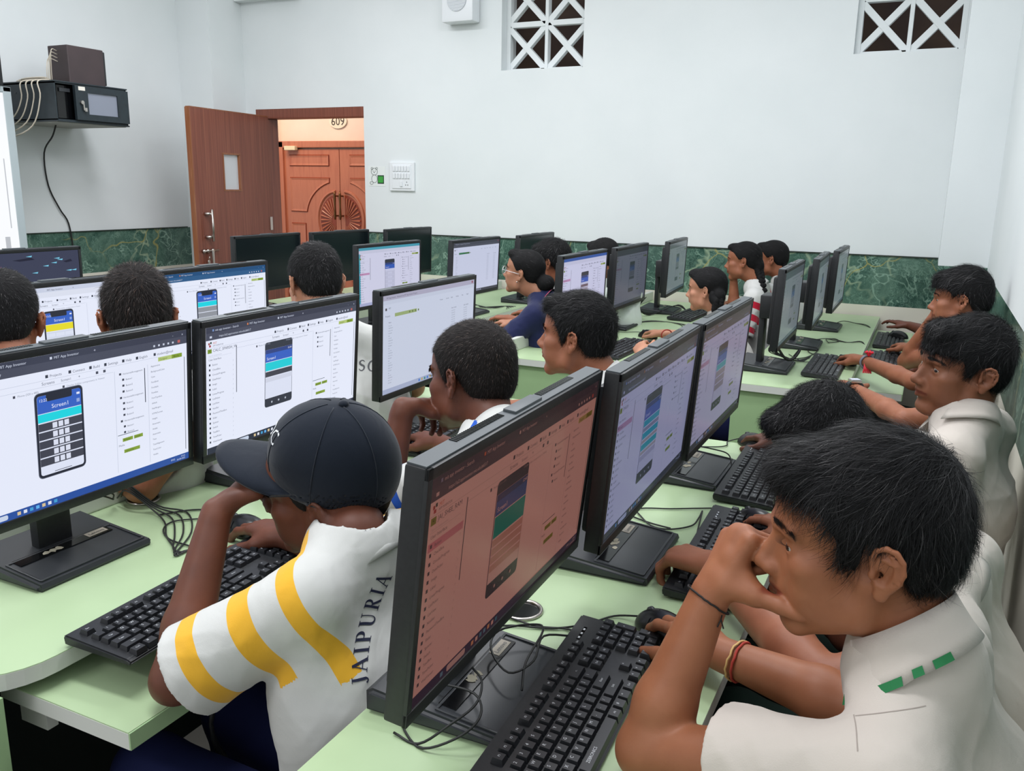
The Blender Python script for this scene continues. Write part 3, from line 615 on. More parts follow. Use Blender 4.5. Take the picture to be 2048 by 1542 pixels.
monitor(-.432, .690, .025, -.105, 'nearest monitor with a pinkish screen and a black foot tray', designer(tone((130, 89, 79), (20, 15, 18)), DK, PH['F'], 'JAI_SHEE_RAM', hi=0, task=(40, 34, 70), comp=6))
monitor(-.408, 1.215, .02, -.08, 'middle monitor of the near row with a grey blue screen of cyan bars', designer(tone((120, 122, 148), (24, 28, 30)), (60, 62, 64), PH['G'], 'SPARSH', hi=0, task=(30, 32, 44), comp=5))
monitor(-.408, 1.765, .0, -.065, 'dim monitor at the end of the near row, before the gap', designer(tone((124, 122, 144), (28, 30, 30)), (70, 66, 62), PH['H'], 'PRAVIR', hi=0, task=(40, 40, 44), comp=8))
monitor(-1.318, .705, .0, -.07, 'big bright monitor showing a phone with rows of small white keys', designer(WHT, DK, PH['m1'], full=False, task=(30, 70, 150), comp=11))
monitor(-1.30, 1.252, .01, -.07, 'bright monitor above the cap, showing a mostly empty phone', designer(WHT, DK, PH['m2'], 'CALC_SPARSH_W', task=(28, 30, 44), comp=4))
monitor(-1.292, 1.868, .01, -.03, 'pale monitor listing project names, in front of the boy with blue stripes', listing(tone((200, 206, 222), (30, 30, 36)), (206, 196, 208)))
monitor(-2.15, 1.30, .0, -.03, 'bright monitor with a yellow banner on its phone, behind the boys\' heads', designer(WHT, (214, 218, 228), PH['m4'], full=False, comp=0, detail=1))
monitor(-2.15, 1.868, .0, -.03, 'monitor with a blue title bar and a phone of grey rows', designer(WHT, (24, 70, 112), PH['m5'], full=False, comp=7, detail=1))
monitor(-2.36, 3.245, -.01, -.01, 'monitor with a cyan window frame and calculator phone', designer(tone((206, 206, 226), (24, 26, 30)), (70, 176, 186), PH['cy'], 'CALC', hi=4, theme=(70, 190, 196), task=(196, 202, 226), detail=0))
monitor(-2.20, 3.84, .0, -.04, 'pale monitor with a dark bar listing projects, beside the girl in glasses', listing(tone((198, 202, 222), (30, 30, 34)), (58, 60, 66), 22, (52, 54, 58)))
monitor(-1.35, 3.262, .0, -.03, 'monitor with a blue title bar behind the boy with red stripes', designer(tone((196, 196, 220), (28, 26, 28)), (40, 90, 170), PH['n1'], 'TALK', hi=1, detail=0))
monitor(-1.335, 3.872, .02, -.03, 'dark grey dimmed monitor facing the girl with the red wristband', designer(tone((84, 88, 100), (34, 38, 42)), (60, 62, 66), PH['n2'], 'TALK', hi=1, detail=0, task=(90, 92, 98)))
def REFL(n, c): return mat(n, c, .12, spec=.6)
DIM = tone((104, 112, 116), (50, 58, 60))
monitor(-1.285, 4.545, .08, -.03, 'slim monitor seen edge on before the marble, facing the braided girls', designer(DIM, (80, 84, 88), PH['n2'], 'A', detail=0, comp=2))
monitor(-.462, 3.205, .01, -.03, 'edge on monitor at the corner of the far desk with tangled cables under it', designer(DIM, (74, 80, 86), PH['n2'], 'A', detail=0, comp=2))
monitor(-.420, 3.80, .03, -.03, 'middle one of the three edge on monitors on the far desk by the wall', designer(DIM, (74, 80, 86), PH['n2'], 'A', detail=0, comp=2))
monitor(-.392, 4.40, .0, -.03, 'last edge on monitor before the marble wall near the corner pillar', designer(DIM, (120, 120, 110), PH['n2'], 'A', detail=0, comp=2))
monitor(-3.235, 3.375, .03, -.01, 'switched off monitor standing before the open brown door')
monitor(-3.18, 3.95, -.02, -.01, 'switched off monitor standing before the carved double door')
monitor(-3.07, 4.53, .0, -.02, 'switched off monitor under the wall sticker, behind the cyan framed one')
monitor(-2.145, 4.505, .03, -.03, 'switched off monitor behind the girl in glasses, against the marble')
monitor(-3.24, 1.935, -.08, -.02, 'monitor at the frame edge showing dark artwork with pink and cyan shapes', artwork(WHT))
# ---------------------------------------------------------------- implicit surfaces -> continuous meshes
def skinmat(name, c1, c2, rough=.5):
    m = mat(name, c1, rough, spec=.35); N, L, b = nodes(m); v = coords(N, L); n = noise(N, L, 22, 4, vec=v); r = ramp(N, [(.3, c1), (.7, c2)]); L.new(n.outputs['Fac'], r.inputs['Fac'])
    a = N.new('ShaderNodeAttribute'); a.attribute_name = 'lips'; mx = N.new('ShaderNodeMixRGB'); mx.inputs[2].default_value = (*lin(tuple(x*k for x, k in zip(c2, (.88, .72, .74)))), 1)
    L.new(a.outputs['Fac'], mx.inputs[0]); L.new(r.outputs['Color'], mx.inputs[1]); L.new(mx.outputs[0], b.inputs['Base Color'])
    n2 = noise(N, L, 420, 2, vec=v); bump(N, L, b, n2.outputs['Fac'], .12, .0006)
    b.inputs['Subsurface Weight'].default_value = .12; b.inputs['Subsurface Scale'].default_value = .01; b.inputs['Subsurface Radius'].default_value = (1, .35, .2); return m
def clothmat(name, c, stripes=None, rough=.85, fine=900, c2=None):
    """stripes: [(lo, hi, colour)] along the 'band' attribute"""
    m = mat(name, c, rough, spec=.2, sheen=.15); N, L, b = nodes(m); v = coords(N, L); n = noise(N, L, fine, 2, vec=v); n1 = noise(N, L, 14, 3, vec=v, dist=.8)
    ad = N.new('ShaderNodeMath'); ad.operation = 'MULTIPLY_ADD'; L.new(n.outputs['Fac'], ad.inputs[0]); ad.inputs[1].default_value = .08; L.new(n1.outputs['Fac'], ad.inputs[2]); bump(N, L, b, ad.outputs[0], .25, .01)
    if stripes:
        a = N.new('ShaderNodeAttribute'); a.attribute_name = 'band'; cur = None
        st = [(0., c)]
        for lo, hi, col in stripes: st += [(lo, col), (hi, c)]
        r = ramp(N, st, 'CONSTANT'); L.new(a.outputs['Fac'], r.inputs['Fac']); a2 = N.new('ShaderNodeAttribute'); a2.attribute_name = 'mask'; th = N.new('ShaderNodeMath'); th.operation = 'GREATER_THAN'; th.inputs[1].default_value = .5; L.new(a2.outputs['Fac'], th.inputs[0])
        mx = N.new('ShaderNodeMixRGB'); L.new(th.outputs[0], mx.inputs[0]); mx.inputs[1].default_value = (*lin(c), 1); L.new(r.outputs['Color'], mx.inputs[2]); L.new(mx.outputs[0], b.inputs['Base Color'])
    return m
class Field:
    def __init__(s, lo, hi, h, ref=None):
        s.h = h; s.lo = np.asarray(lo, float)
        if ref is not None: s.lo = ref.lo+np.round((s.lo-ref.lo)/h)*h
        n = np.ceil((np.asarray(hi, float)-s.lo)/h).astype(int)+1; s.n = n; s.D = np.full(n, .2, np.float32)
    def sub(s, lo, hi):
        a = np.clip(np.floor((np.asarray(lo)-s.lo)/s.h).astype(int), 0, s.n); b = np.clip(np.ceil((np.asarray(hi)-s.lo)/s.h).astype(int)+1, 0, s.n)
        if np.any(b <= a): return None, None
        ax = [(s.lo[i]+np.arange(a[i], b[i])*s.h).astype(np.float32) for i in range(3)]
        return (slice(a[0], b[0]), slice(a[1], b[1]), slice(a[2], b[2])), (ax[0][:, None, None], ax[1][None, :, None], ax[2][None, None, :])
    def comb(s, sl, d, k, op):
        A = s.D[sl]
        if op == 'u':
            h = np.maximum(k-np.abs(A-d), 0)/k if k > 0 else 0; s.D[sl] = np.minimum(A, d)-h*h*k*.25
        elif op == 's':
            d = -d; h = np.maximum(k-np.abs(A-d), 0)/k if k > 0 else 0; s.D[sl] = np.maximum(A, d)+h*h*k*.25
        elif op == 'i':
            h = np.maximum(k-np.abs(A-d), 0)/k if k > 0 else 0; s.D[sl] = np.maximum(A, d)+h*h*k*.25
    def cone(s, a, b, ra, rb, k=.01, op='u', flat=None):
        """round cone; flat = (axis vector, factor) squeezes the section along an axis"""
        a, b = np.asarray(a, float), np.asarray(b, float); m = max(ra, rb)*1.05+k+2.5*s.h
        if flat is not None and flat[1] < 1: m = m/1.
        sl, g = s.sub(np.minimum(a, b)-m, np.maximum(a, b)+m)
        if sl is None: return
        ba = b-a; L2 = float(ba@ba)+1e-12; x, y, z = g[0]-a[0], g[1]-a[1], g[2]-a[2]
        t = np.clip((x*ba[0]+y*ba[1]+z*ba[2])/L2, 0, 1); dx, dy, dz = x-t*ba[0], y-t*ba[1], z-t*ba[2]; q = dx*dx+dy*dy+dz*dz
        if flat is not None:
            n, f = nrm(flat[0]), flat[1]; c = dx*n[0]+dy*n[1]+dz*n[2]; q = q-c*c+(c/f)**2; d = (np.sqrt(q)-(ra+(rb-ra)*t))*max(f, .6)
        else: d = np.sqrt(q)-(ra+(rb-ra)*t)
        s.comb(sl, d.astype(np.float32), k, op)
    def ell(s, c, r, R=None, k=.01, op='u'):
        c = np.asarray(c, float); r = np.asarray(r, float); R = np.eye(3) if R is None else R
        m = np.abs(R)@r+k+2.5*s.h; sl, g = s.sub(c-m, c+m)
        if sl is None: return
        x, y, z = g[0]-c[0], g[1]-c[1], g[2]-c[2]; k0 = 0; k1 = 0
        for i in range(3):
            l = x*R[0, i]+y*R[1, i]+z*R[2, i]; k0 = k0+(l/r[i])**2; k1 = k1+(l/r[i]**2)**2
        k0 = np.sqrt(k0); k1 = np.sqrt(k1)+1e-9; d = k0*(k0-1)/k1; d = np.where(k0 < 1e-4, -min(r), d)
        s.comb(sl, d.astype(np.float32), k, op)
    def merge(s, H, k):
        o = np.round((H.lo-s.lo)/s.h).astype(int); a0 = np.maximum(o, 0); a1 = np.minimum(o+H.n, s.n)
        if (a1 > a0).all(): s.comb(tuple(slice(a0[i], a1[i]) for i in range(3)), H.D[tuple(slice(a0[i]-o[i], a1[i]-o[i]) for i in range(3))], k, 'u')
    def plane(s, p, n, lo, hi, k=.0):
        """keeps the side the normal points away from, inside the box lo..hi"""
        sl, g = s.sub(lo, hi)
        if sl is None: return
        d = (g[0]-p[0])*n[0]+(g[1]-p[1])*n[1]+(g[2]-p[2])*n[2]; s.comb(sl, d.astype(np.float32), max(k, 1e-6), 'i')
    def warp(s, fn, lo=None, hi=None):
        sl, g = s.sub(s.lo if lo is None else lo, s.lo+s.n*s.h if hi is None else hi)
        if sl is None: return
        A = s.D[sl]; near = np.abs(A) < .03
        X = np.broadcast_arrays(*g); P = np.stack([q[near] for q in X], 1); A[near] += fn(P).astype(np.float32); s.D[sl] = A
    def mesh(s):
        """surface nets -> verts, quads"""
        D = s.D; S_ = D < 0; cnt = np.zeros([q-1 for q in s.n], np.int8)
        for i in (0, 1):
            for j in (0, 1):
                for k in (0, 1): cnt += S_[i:s.n[0]-1+i, j:s.n[1]-1+j, k:s.n[2]-1+k]
        act = (cnt > 0) & (cnt < 8); idx = np.full(act.shape, -1, np.int32); c = np.argwhere(act); idx[act] = np.arange(len(c), dtype=np.int32)
        acc = np.zeros((len(c), 3)); num = np.zeros(len(c))
        corners = [(i, j, k) for i in (0, 1) for j in (0, 1) for k in (0, 1)]; vals = {q: D[c[:, 0]+q[0], c[:, 1]+q[1], c[:, 2]+q[2]] for q in corners}
        for a in corners:
            for ax in range(3):
                if a[ax]: continue
                b = list(a); b[ax] = 1; b = tuple(b); va, vb = vals[a], vals[b]; x = (va < 0) != (vb < 0)
                t = np.where(x, va/(va-vb+1e-20), 0); p = np.array(a, float)[None]+t[:, None]*np.eye(3)[ax][None]; acc[x] += p[x]; num[x] += 1
        v = s.lo+(c+acc/num[:, None])*s.h; F = []
        for ax in range(3):
            a, b = (ax+1) % 3, (ax+2) % 3; sl0 = [slice(None)]*3; sl1 = [slice(None)]*3; sl0[ax] = slice(0, -1); sl1[ax] = slice(1, None)
            s0, s1 = S_[tuple(sl0)], S_[tuple(sl1)]; e = np.argwhere(s0 != s1); ok = (e[:, a] > 0) & (e[:, b] > 0) & (e[:, a] < s.n[a]-1) & (e[:, b] < s.n[b]-1); e = e[ok]
            def I(da, db): q = e.copy(); q[:, a] += da; q[:, b] += db; return idx[q[:, 0], q[:, 1], q[:, 2]]
            q = np.stack([I(-1, -1), I(0, -1), I(0, 0), I(-1, 0)], 1); flip = ~s0[e[:, 0], e[:, 1], e[:, 2]]; q[flip] = q[flip][:, ::-1]; F.append(q)
        F = np.concatenate(F); F = F[(F >= 0).all(1)]; return v, F
def vnormals(v, f):
    n = np.cross(v[f[:, 2]]-v[f[:, 0]], v[f[:, 3]]-v[f[:, 1]]); N = np.zeros_like(v)
    for i in range(4): np.add.at(N, f[:, i], n)
    return N/(np.linalg.norm(N, axis=1, keepdims=True)+1e-12)
def rotm(yaw, pitch, roll):
    """columns forward, left, up; yaw 0 faces -X and grows towards -Y; pitch + looks down"""
    ps, th, ro = map(math.radians, (yaw, pitch, roll)); f = V3(-math.cos(ps)*math.cos(th), -math.sin(ps)*math.cos(th), -math.sin(th))
    l0 = nrm(np.cross([0, 0, 1.], f)); u0 = np.cross(f, l0); l = l0*math.cos(ro)+u0*math.sin(ro); u = -l0*math.sin(ro)+u0*math.cos(ro); return np.stack([f, l, u], 1)
def folds(seed, amp, freq):
    rg = np.random.default_rng(seed); D = rg.normal(size=(7, 3)); D /= np.linalg.norm(D, axis=1, keepdims=True); ph = rg.uniform(0, 6.3, 7); fr = freq*rg.uniform(.6, 1.6, 7)
    W = rg.normal(size=(7, 3)); W /= np.linalg.norm(W, axis=1, keepdims=True); p2 = rg.uniform(0, 6.3, 7)
    def fn(P):
        o = 0
        for i in range(7):
            w = np.sin(P@W[i]*fr[i]*.45+p2[i])*1.4; o = o+(1-np.abs(np.sin(P@D[i]*fr[i]+ph[i]+w)))**2.5
        return -(o/7-.25)*amp*1.7
    return fn
# head ------------------------------------------------------------------
def head_prims(F, c, R, s, face=True, ears=True, soft=1.):
    T = lambda p: c+R@(np.asarray(p, float)*s)
    E = lambda p, r, k=.012, op='u', R2=None: F.ell(T(p), np.array(r)*s, R if R2 is None else R@R2, k*s, op)
    C = lambda a, b, ra, rb, k=.01, op='u', flat=None: F.cone(T(a), T(b), ra*s, rb*s, k*s, op, flat)
    E((-.012, 0, .038), (.093, .074, .079), .001)
    E((.028, 0, .035), (.066, .063, .062), .02)
    E((.036, 0, -.03), (.054, .055, .070), .02)
    for y in (1, -1):
        C((-.002, y*.053, -.030), (.010, y*.048, -.068), .018, .016, .02); C((.010, y*.048, -.068), (.066, y*.016, -.100), .016, .015, .02)
        E((.052, y*.034, -.036), (.027, .025, .028), .02); E((.046, y*.036, -.062), (.028, .022, .024), .022)
    E((.070, 0, -.098), (.016, .02, .014), .020)
    E((.02, 0, -.075), (.052, .042, .03), .02)
    if not face: return
    for y in (1, -1):
        E((.058, y*.047, -.018), (.019, .015, .013), .018)
        C((.090, y*.008, .0165), (.079, y*.040, .0175), .0075, .0065, .014)
        E((.096, y*.030, -.003), (.018, .0165, .0125), .010, 's')
    C((.074, 0, .008), (.088, 0, -.034), .0120, .0150, .010); C((.086, 0, .008), (.1065, 0, -.030), .0062, .0088, .008); E((.1075, 0, -.034), (.0105, .0110, .0095), .007)
    for y in (1, -1):
        E((.098, y*.0118, -.038), (.0105, .0072, .0078), .006); E((.1015, y*.0062, -.0465), (.006, .0033, .0042), .003, 's')
    E((.080, 0, -.058), (.017, .026, .020), .014)
    for y in (1, -1):
        C((.0968, y*.004, -.0575), (.0860, y*.0225, -.0625), .0044, .0026, .004); C((.0948, 0, -.0690), (.0862, y*.0185, -.0655), .0054, .003, .004)
        C((.1025, 0, -.0628), (.089, y*.0250, -.0632), .0011, .0011, .003, 's')
        # lids round the eyeball, open slit
        e = V3(.0715, y*.0305, -.002); E(e, (.0142, .0152, .0136), .005)
        for q in np.linspace(-1, 1, 7):
            a_ = q*.78; F.ell(T(e+V3(.0150*math.cos(a_), y*.0145*math.sin(a_), .0006-.0010*y*0-.0012*q)), np.array((.0050, .0038, .0054*(1-.5*q*q)))*s, R, .0012*s, 's')
        E((.0975, 0, -.082), (.006, .014, .004), .008, 's')
    if ears:
        for y in (1, -1):
            a = math.radians(-22)*y; R2 = np.array([[math.cos(a), -math.sin(a), 0], [math.sin(a), math.cos(a), 0], [0, 0, 1]])
            tl = math.radians(-10); R3 = R2@np.array([[math.cos(tl), 0, math.sin(tl)], [0, 1, 0], [-math.sin(tl), 0, math.cos(tl)]])
            o = V3(-.012, y*.0785, -.006); loc = lambda p: o+R3@np.array((p[0], y*p[1], p[2]))
            E(loc((0, -.002, .003)), (.0165, .0042, .0265), .003, R2=R3)
            outer = [(.0135, .001, .004), (.0150, .003, .014), (.0115, .0045, .0245), (.003, .005, .0300), (-.0075, .005, .0285), (-.0155, .005, .0200), (-.0180, .0045, .0080), (-.0160, .0035, -.0040), (-.0105, .002, -.0140), (-.006, .001, -.020)]
            for i, (p, q) in enumerate(zip(outer, outer[1:])): C(loc(p), loc(q), .0031, .0031, .0016)
            E(loc((-.001, .0005, -.0245)), (.0082, .0042, .0088), .004, R2=R3)
            E(loc((.0005, .005, -.001)), (.0098, .0052, .0105), .0025, 's', R3); E(loc((.004, .003, -.004)), (.005, .0075, .006), .002, 's', R3)
            for p, q in (((-.0095, .004, .016), (-.0112, .004, .004)), ((-.0112, .004, .004), (-.007, .003, -.011)), ((-.0095, .004, .016), (-.002, .004, .0225)), ((-.0095, .004, .014), (.004, .0035, .0165))): C(loc(p), loc(q), .0024, .0024, .0025)
            C(loc((-.0035, .0055, .0185)), loc((.004, .005, .0215)), .0022, .0018, .002, 's'); C(loc((-.0145, .006, .017)), loc((-.0152, .006, .002)), .0013, .0012, .0018, 's')
            E(loc((.0115, .0025, -.0045)), (.0042, .0034, .0062), .003, R2=R3); E(loc((.001, .0025, -.0145)), (.0075, .0028, .0032), .003, R2=R3)
def lips_attr(v, c, R, s):
    P = (v-c)@R/s; m = np.zeros(len(v))
    for a, b, r in (((.0985, -.022, -.0625), (.0985, .022, -.0625), .0085),):
        a, b = np.array(a), np.array(b); d = P-a; t = np.clip((d@(b-a))/((b-a)@(b-a)), 0, 1); q = d-t[:, None]*(b-a); q[:, 0] *= .35; q[:, 2] *= 1+1.2*np.abs(t-.5)
        m = np.maximum(m, np.clip((r-np.linalg.norm(q, axis=1))/.0025, 0, 1))
    return np.where(P[:, 0] > .07, m, 0)
# hands -----------------------------------------------------------------
def hand_prims(F, w, f, n, side, curl=(20, 28, 18), thumb=(.55, .5, -.25), spread=1., s=1., k=.004, curls=None, tcurl=18):
    """w wrist, f wrist->knuckles, n out of the back of the hand, side towards the thumb"""
    f = nrm(f); n = nrm(np.asarray(n)-f*(np.asarray(n)@f)); sd = nrm(np.cross(f, n)); sd = sd if sd@np.asarray(side) > 0 else -sd
    offs = (.027, .009, -.009, -.0255); fl = (.96, 1.05, .98, .78); fr = (.0086, .0088, .0083, .0073); tips = []
    for i in range(4):
        kn = w+(f*(.083-.004*abs(i-1)-(.006 if i == 3 else 0))+sd*offs[i])*s
        F.cone(w+(sd*offs[i]*.55+f*.006)*s, kn, .0135*s, .0108*s, .010*s); 
        sp = math.radians((1.5-i)*4.5*spread); d = f*math.cos(sp)+sd*math.sin(sp); p = kn; ang = 0; cu = curls[i] if curls else curl
        for j, (L_, a) in enumerate(zip((.041, .025, .020), cu)):
            ang += math.radians(a); dd = d*math.cos(ang)-n*math.sin(ang); q = p+dd*L_*fl[i]*s
            r0, r1 = fr[i]*s*(1.08-.1*j), fr[i]*s*(.98-.1*j); F.cone(p, q, r0, r1, k*s if j == 0 else .003*s); p = q
        tips.append((p, dd))
    F.cone(w+f*.02*s, w+f*.07*s, .018*s, .016*s, .012*s, flat=(n, .7))
    b0 = w+(f*.018+sd*.020-n*.004)*s; td = nrm(f*thumb[0]+sd*thumb[1]+n*thumb[2]); b1 = b0+td*.036*s; ax = nrm(np.cross(td, f)+1e-6)
    F.cone(b0, b1, .0165*s, .0125*s, .012*s); F.cone(w+(f*.05+sd*.012)*s, b1, .012*s, .010*s, .010*s); ang = math.radians(tcurl); d2 = nrm(td*math.cos(ang)+f*math.sin(ang)); b2 = b1+d2*.031*s; d3 = nrm(td*math.cos(ang*1.8)+f*math.sin(ang*1.8)); b3 = b2+d3*.024*s
    F.cone(b1, b2, .0112*s, .0098*s, .004*s); F.cone(b2, b3, .0100*s, .0082*s, .003*s); return tips, (b3, d3)
# hair ------------------------------------------------------------------
def interp(x, pts):
    xs, ys = zip(*pts); return np.interp(x, xs, ys)
HL_SHORT = [(-.12, -.045), (-.085, -.058), (-.05, -.050), (-.03, -.018), (-.012, .022), (.006, .020), (.014, -.018), (.026, -.012), (.036, .022), (.052, .050), (.080, .060), (.13, .062)]
HL_GIRL = [(-.12, -.06), (-.085, -.066), (-.05, -.055), (-.03, -.025), (-.012, .012), (.006, .014), (.02, .010), (.034, .030), (.05, .050), (.085, .070), (.13, .075)]
def hair_field(F, c, R, s, line, top=.02, side=.006, front=.0, rough=.0, seed=1, sidez=.0):
    """a shell over the skull bounded below by the hair line"""
    T = lambda p: c+R@(np.asarray(p, float)*s)
    F.ell(T((-.012, 0, .038)), np.array((.093+side, .074+side, .079+top))*s, R, .001)
    F.ell(T((.028, 0, .035+top*.5)), np.array((.066+side*.6+front, .063+side, .062+top*.5))*s, R, .015*s)
    F.ell(T((-.045, 0, .0)), np.array((.058+side, .060+side, .062))*s, R, .015*s)
    if front: F.ell(T((.068, 0, .085)), np.array((.032, .048, .024))*s, R, .02*s)
    def cut(P):
        Q = (P-c)@R/s; zl = interp(Q[:, 0], line); return None
    sl, g = F.sub(F.lo, F.lo+F.n*F.h); x, y, z = g[0]-c[0], g[1]-c[1], g[2]-c[2]
    X, Z = [(x*R[0, i]+y*R[1, i]+z*R[2, i])/s for i in (0, 2)]; zl = np.interp(X, *zip(*line)); d = (zl-Z)*s*.7
    F.comb(sl, d.astype(np.float32), .006*s, 'i')
    if rough: F.warp(folds(seed, rough, 90/s))
    F.warp(folds(seed+40, .0022, 260/s))
def strands(v, nr, c, R, s, n, length, width, flow, lift=.35, curl=0., seed=0, seg=4, clump=0.):
    """ribbons of hair rooted on the hair shell; flow(Q, dirs) gives the local combing direction"""
    rg = np.random.default_rng(seed); i = rg.integers(0, len(v), n); p = v[i]+rg.normal(size=(n, 3))*.0012*s; N = nr[i]
    Q = (p-c)@R/s; d = flow(Q)@R.T; d = d+rg.normal(size=(n, 3))*.18
    if clump:
        ce = np.floor(Q/clump).astype(int); h = (ce[:, 0]*73856093 ^ ce[:, 1]*19349663 ^ ce[:, 2]*83492791) % 997; cr = np.random.default_rng(5).normal(size=(997, 3))*.35; d = d+cr[h]
    d -= N*(d*N).sum(1, keepdims=True); d /= np.linalg.norm(d, axis=1, keepdims=True)+1e-9
    L = length*s*rg.uniform(.55, 1.15, n)[:, None]; li = lift*rg.uniform(.3, 1.3, n)[:, None]; p = p-N*.001*s
    W = np.cross(d, N); W /= np.linalg.norm(W, axis=1, keepdims=True)+1e-9; rows = []; ph = rg.uniform(0, 6.3, n)[:, None]
    bend = rg.normal(size=(n, 1))*.25
    for k in range(seg+1):
        t = k/seg; q = p+d*L*t+N*(L*li*(t-.75*t*t))-N*(L*.16*t*t)+W*(L*bend*t*t)+(W*np.sin(ph+t*curl)*.0 if not curl else (W*np.sin(ph+t*curl)+N*np.cos(ph+t*curl))*.0035*s*t)
        w = width*(1-t*.85)*rg.uniform(.9, 1.1, n)[:, None]; rows += [q-W*w/2, q+W*w/2]
    V = np.stack(rows, 1).reshape(-1, 3); m = 2*(seg+1); b = (np.arange(n)*m)[:, None]
    f = np.concatenate([b+np.array([[2*k, 2*k+1, 2*k+3, 2*k+2]]) for k in range(seg)], 0); return V, f
def comb_short(Q):
    cr = V3(-.055, .01, .115); d = Q-cr; d = d/(np.linalg.norm(d, axis=1, keepdims=True)+1e-6); up = np.clip((Q[:, 2:3]-.04)/.06, 0, 1)
    return d*(.6)+np.array([[1., .15, 0]])*up*.9+np.array([[.25, 0, -1.]])*(1-up)*1.1
def comb_fwd(Q):
    up = np.clip((Q[:, 2:3]-.02)/.07, 0, 1); return np.array([[1., .35, -.1]])*up*1.2+np.array([[.15, 0, -1.]])*(1-up)*1.2
def comb_back(Q):
    return np.array([[-1., 0, -.35]])+0*Q[:, :1]
def haircol(name, c=(15, 15, 17), hi=(86, 84, 84)):
    m = mat(name, c, .5, spec=.3); N, L, b = nodes(m); a = N.new('ShaderNodeAttribute'); a.attribute_name = 'tone'
    r = ramp(N, [(0., tuple(x*.75 for x in c)), (.55, c), (.86, tuple(x*1.9 for x in c)), (1., hi)]); L.new(a.outputs['Fac'], r.inputs['Fac']); L.new(r.outputs['Color'], b.inputs['Base Color'])
    m2 = N.new('ShaderNodeMapRange'); m2.inputs['To Min'].default_value = .85; m2.inputs['To Max'].default_value = .32; L.new(a.outputs['Fac'], m2.inputs['Value']); L.new(m2.outputs[0], b.inputs['Roughness']); return m
HAIR = haircol('black_hair'); HAIRB = haircol('brownish_black_hair', (26, 20, 18), (84, 66, 54))
SK = dict(p1=skinmat('skin_warm', (158, 102, 72), (144, 90, 62)), p6=skinmat('skin_brown', (134, 86, 62), (118, 73, 52)), dark=skinmat('skin_dark', (104, 60, 43), (90, 51, 37)), mid=skinmat('skin_mid', (154, 99, 73), (138, 85, 61)), fair=skinmat('skin_light', (186, 134, 108), (172, 120, 94)))
EYEW = mat('eye_white', (178, 168, 160), .2); IRIS = mat('dark_iris', (34, 22, 16), .1, coat=1); BROW = mat('brow_hair', (26, 20, 18), .7)
def eye_parts(root, O, T, R, s, y, hc, gaze=None):
    b = MB(); b.M = Matrix.Translation(O); e = T((.0715, y*.0305, -.002)); r = .0122*s; b.sphere(e, (r, r, r), 0, 20, 14)
    gz = nrm(R@V3(1, .30 if gaze is None else gaze, -.10)); b.sphere(e+gz*r*.40, (r*.66,)*3, 1, 16, 10); b.build('eye', [EYEW, IRIS], root, smooth=True)
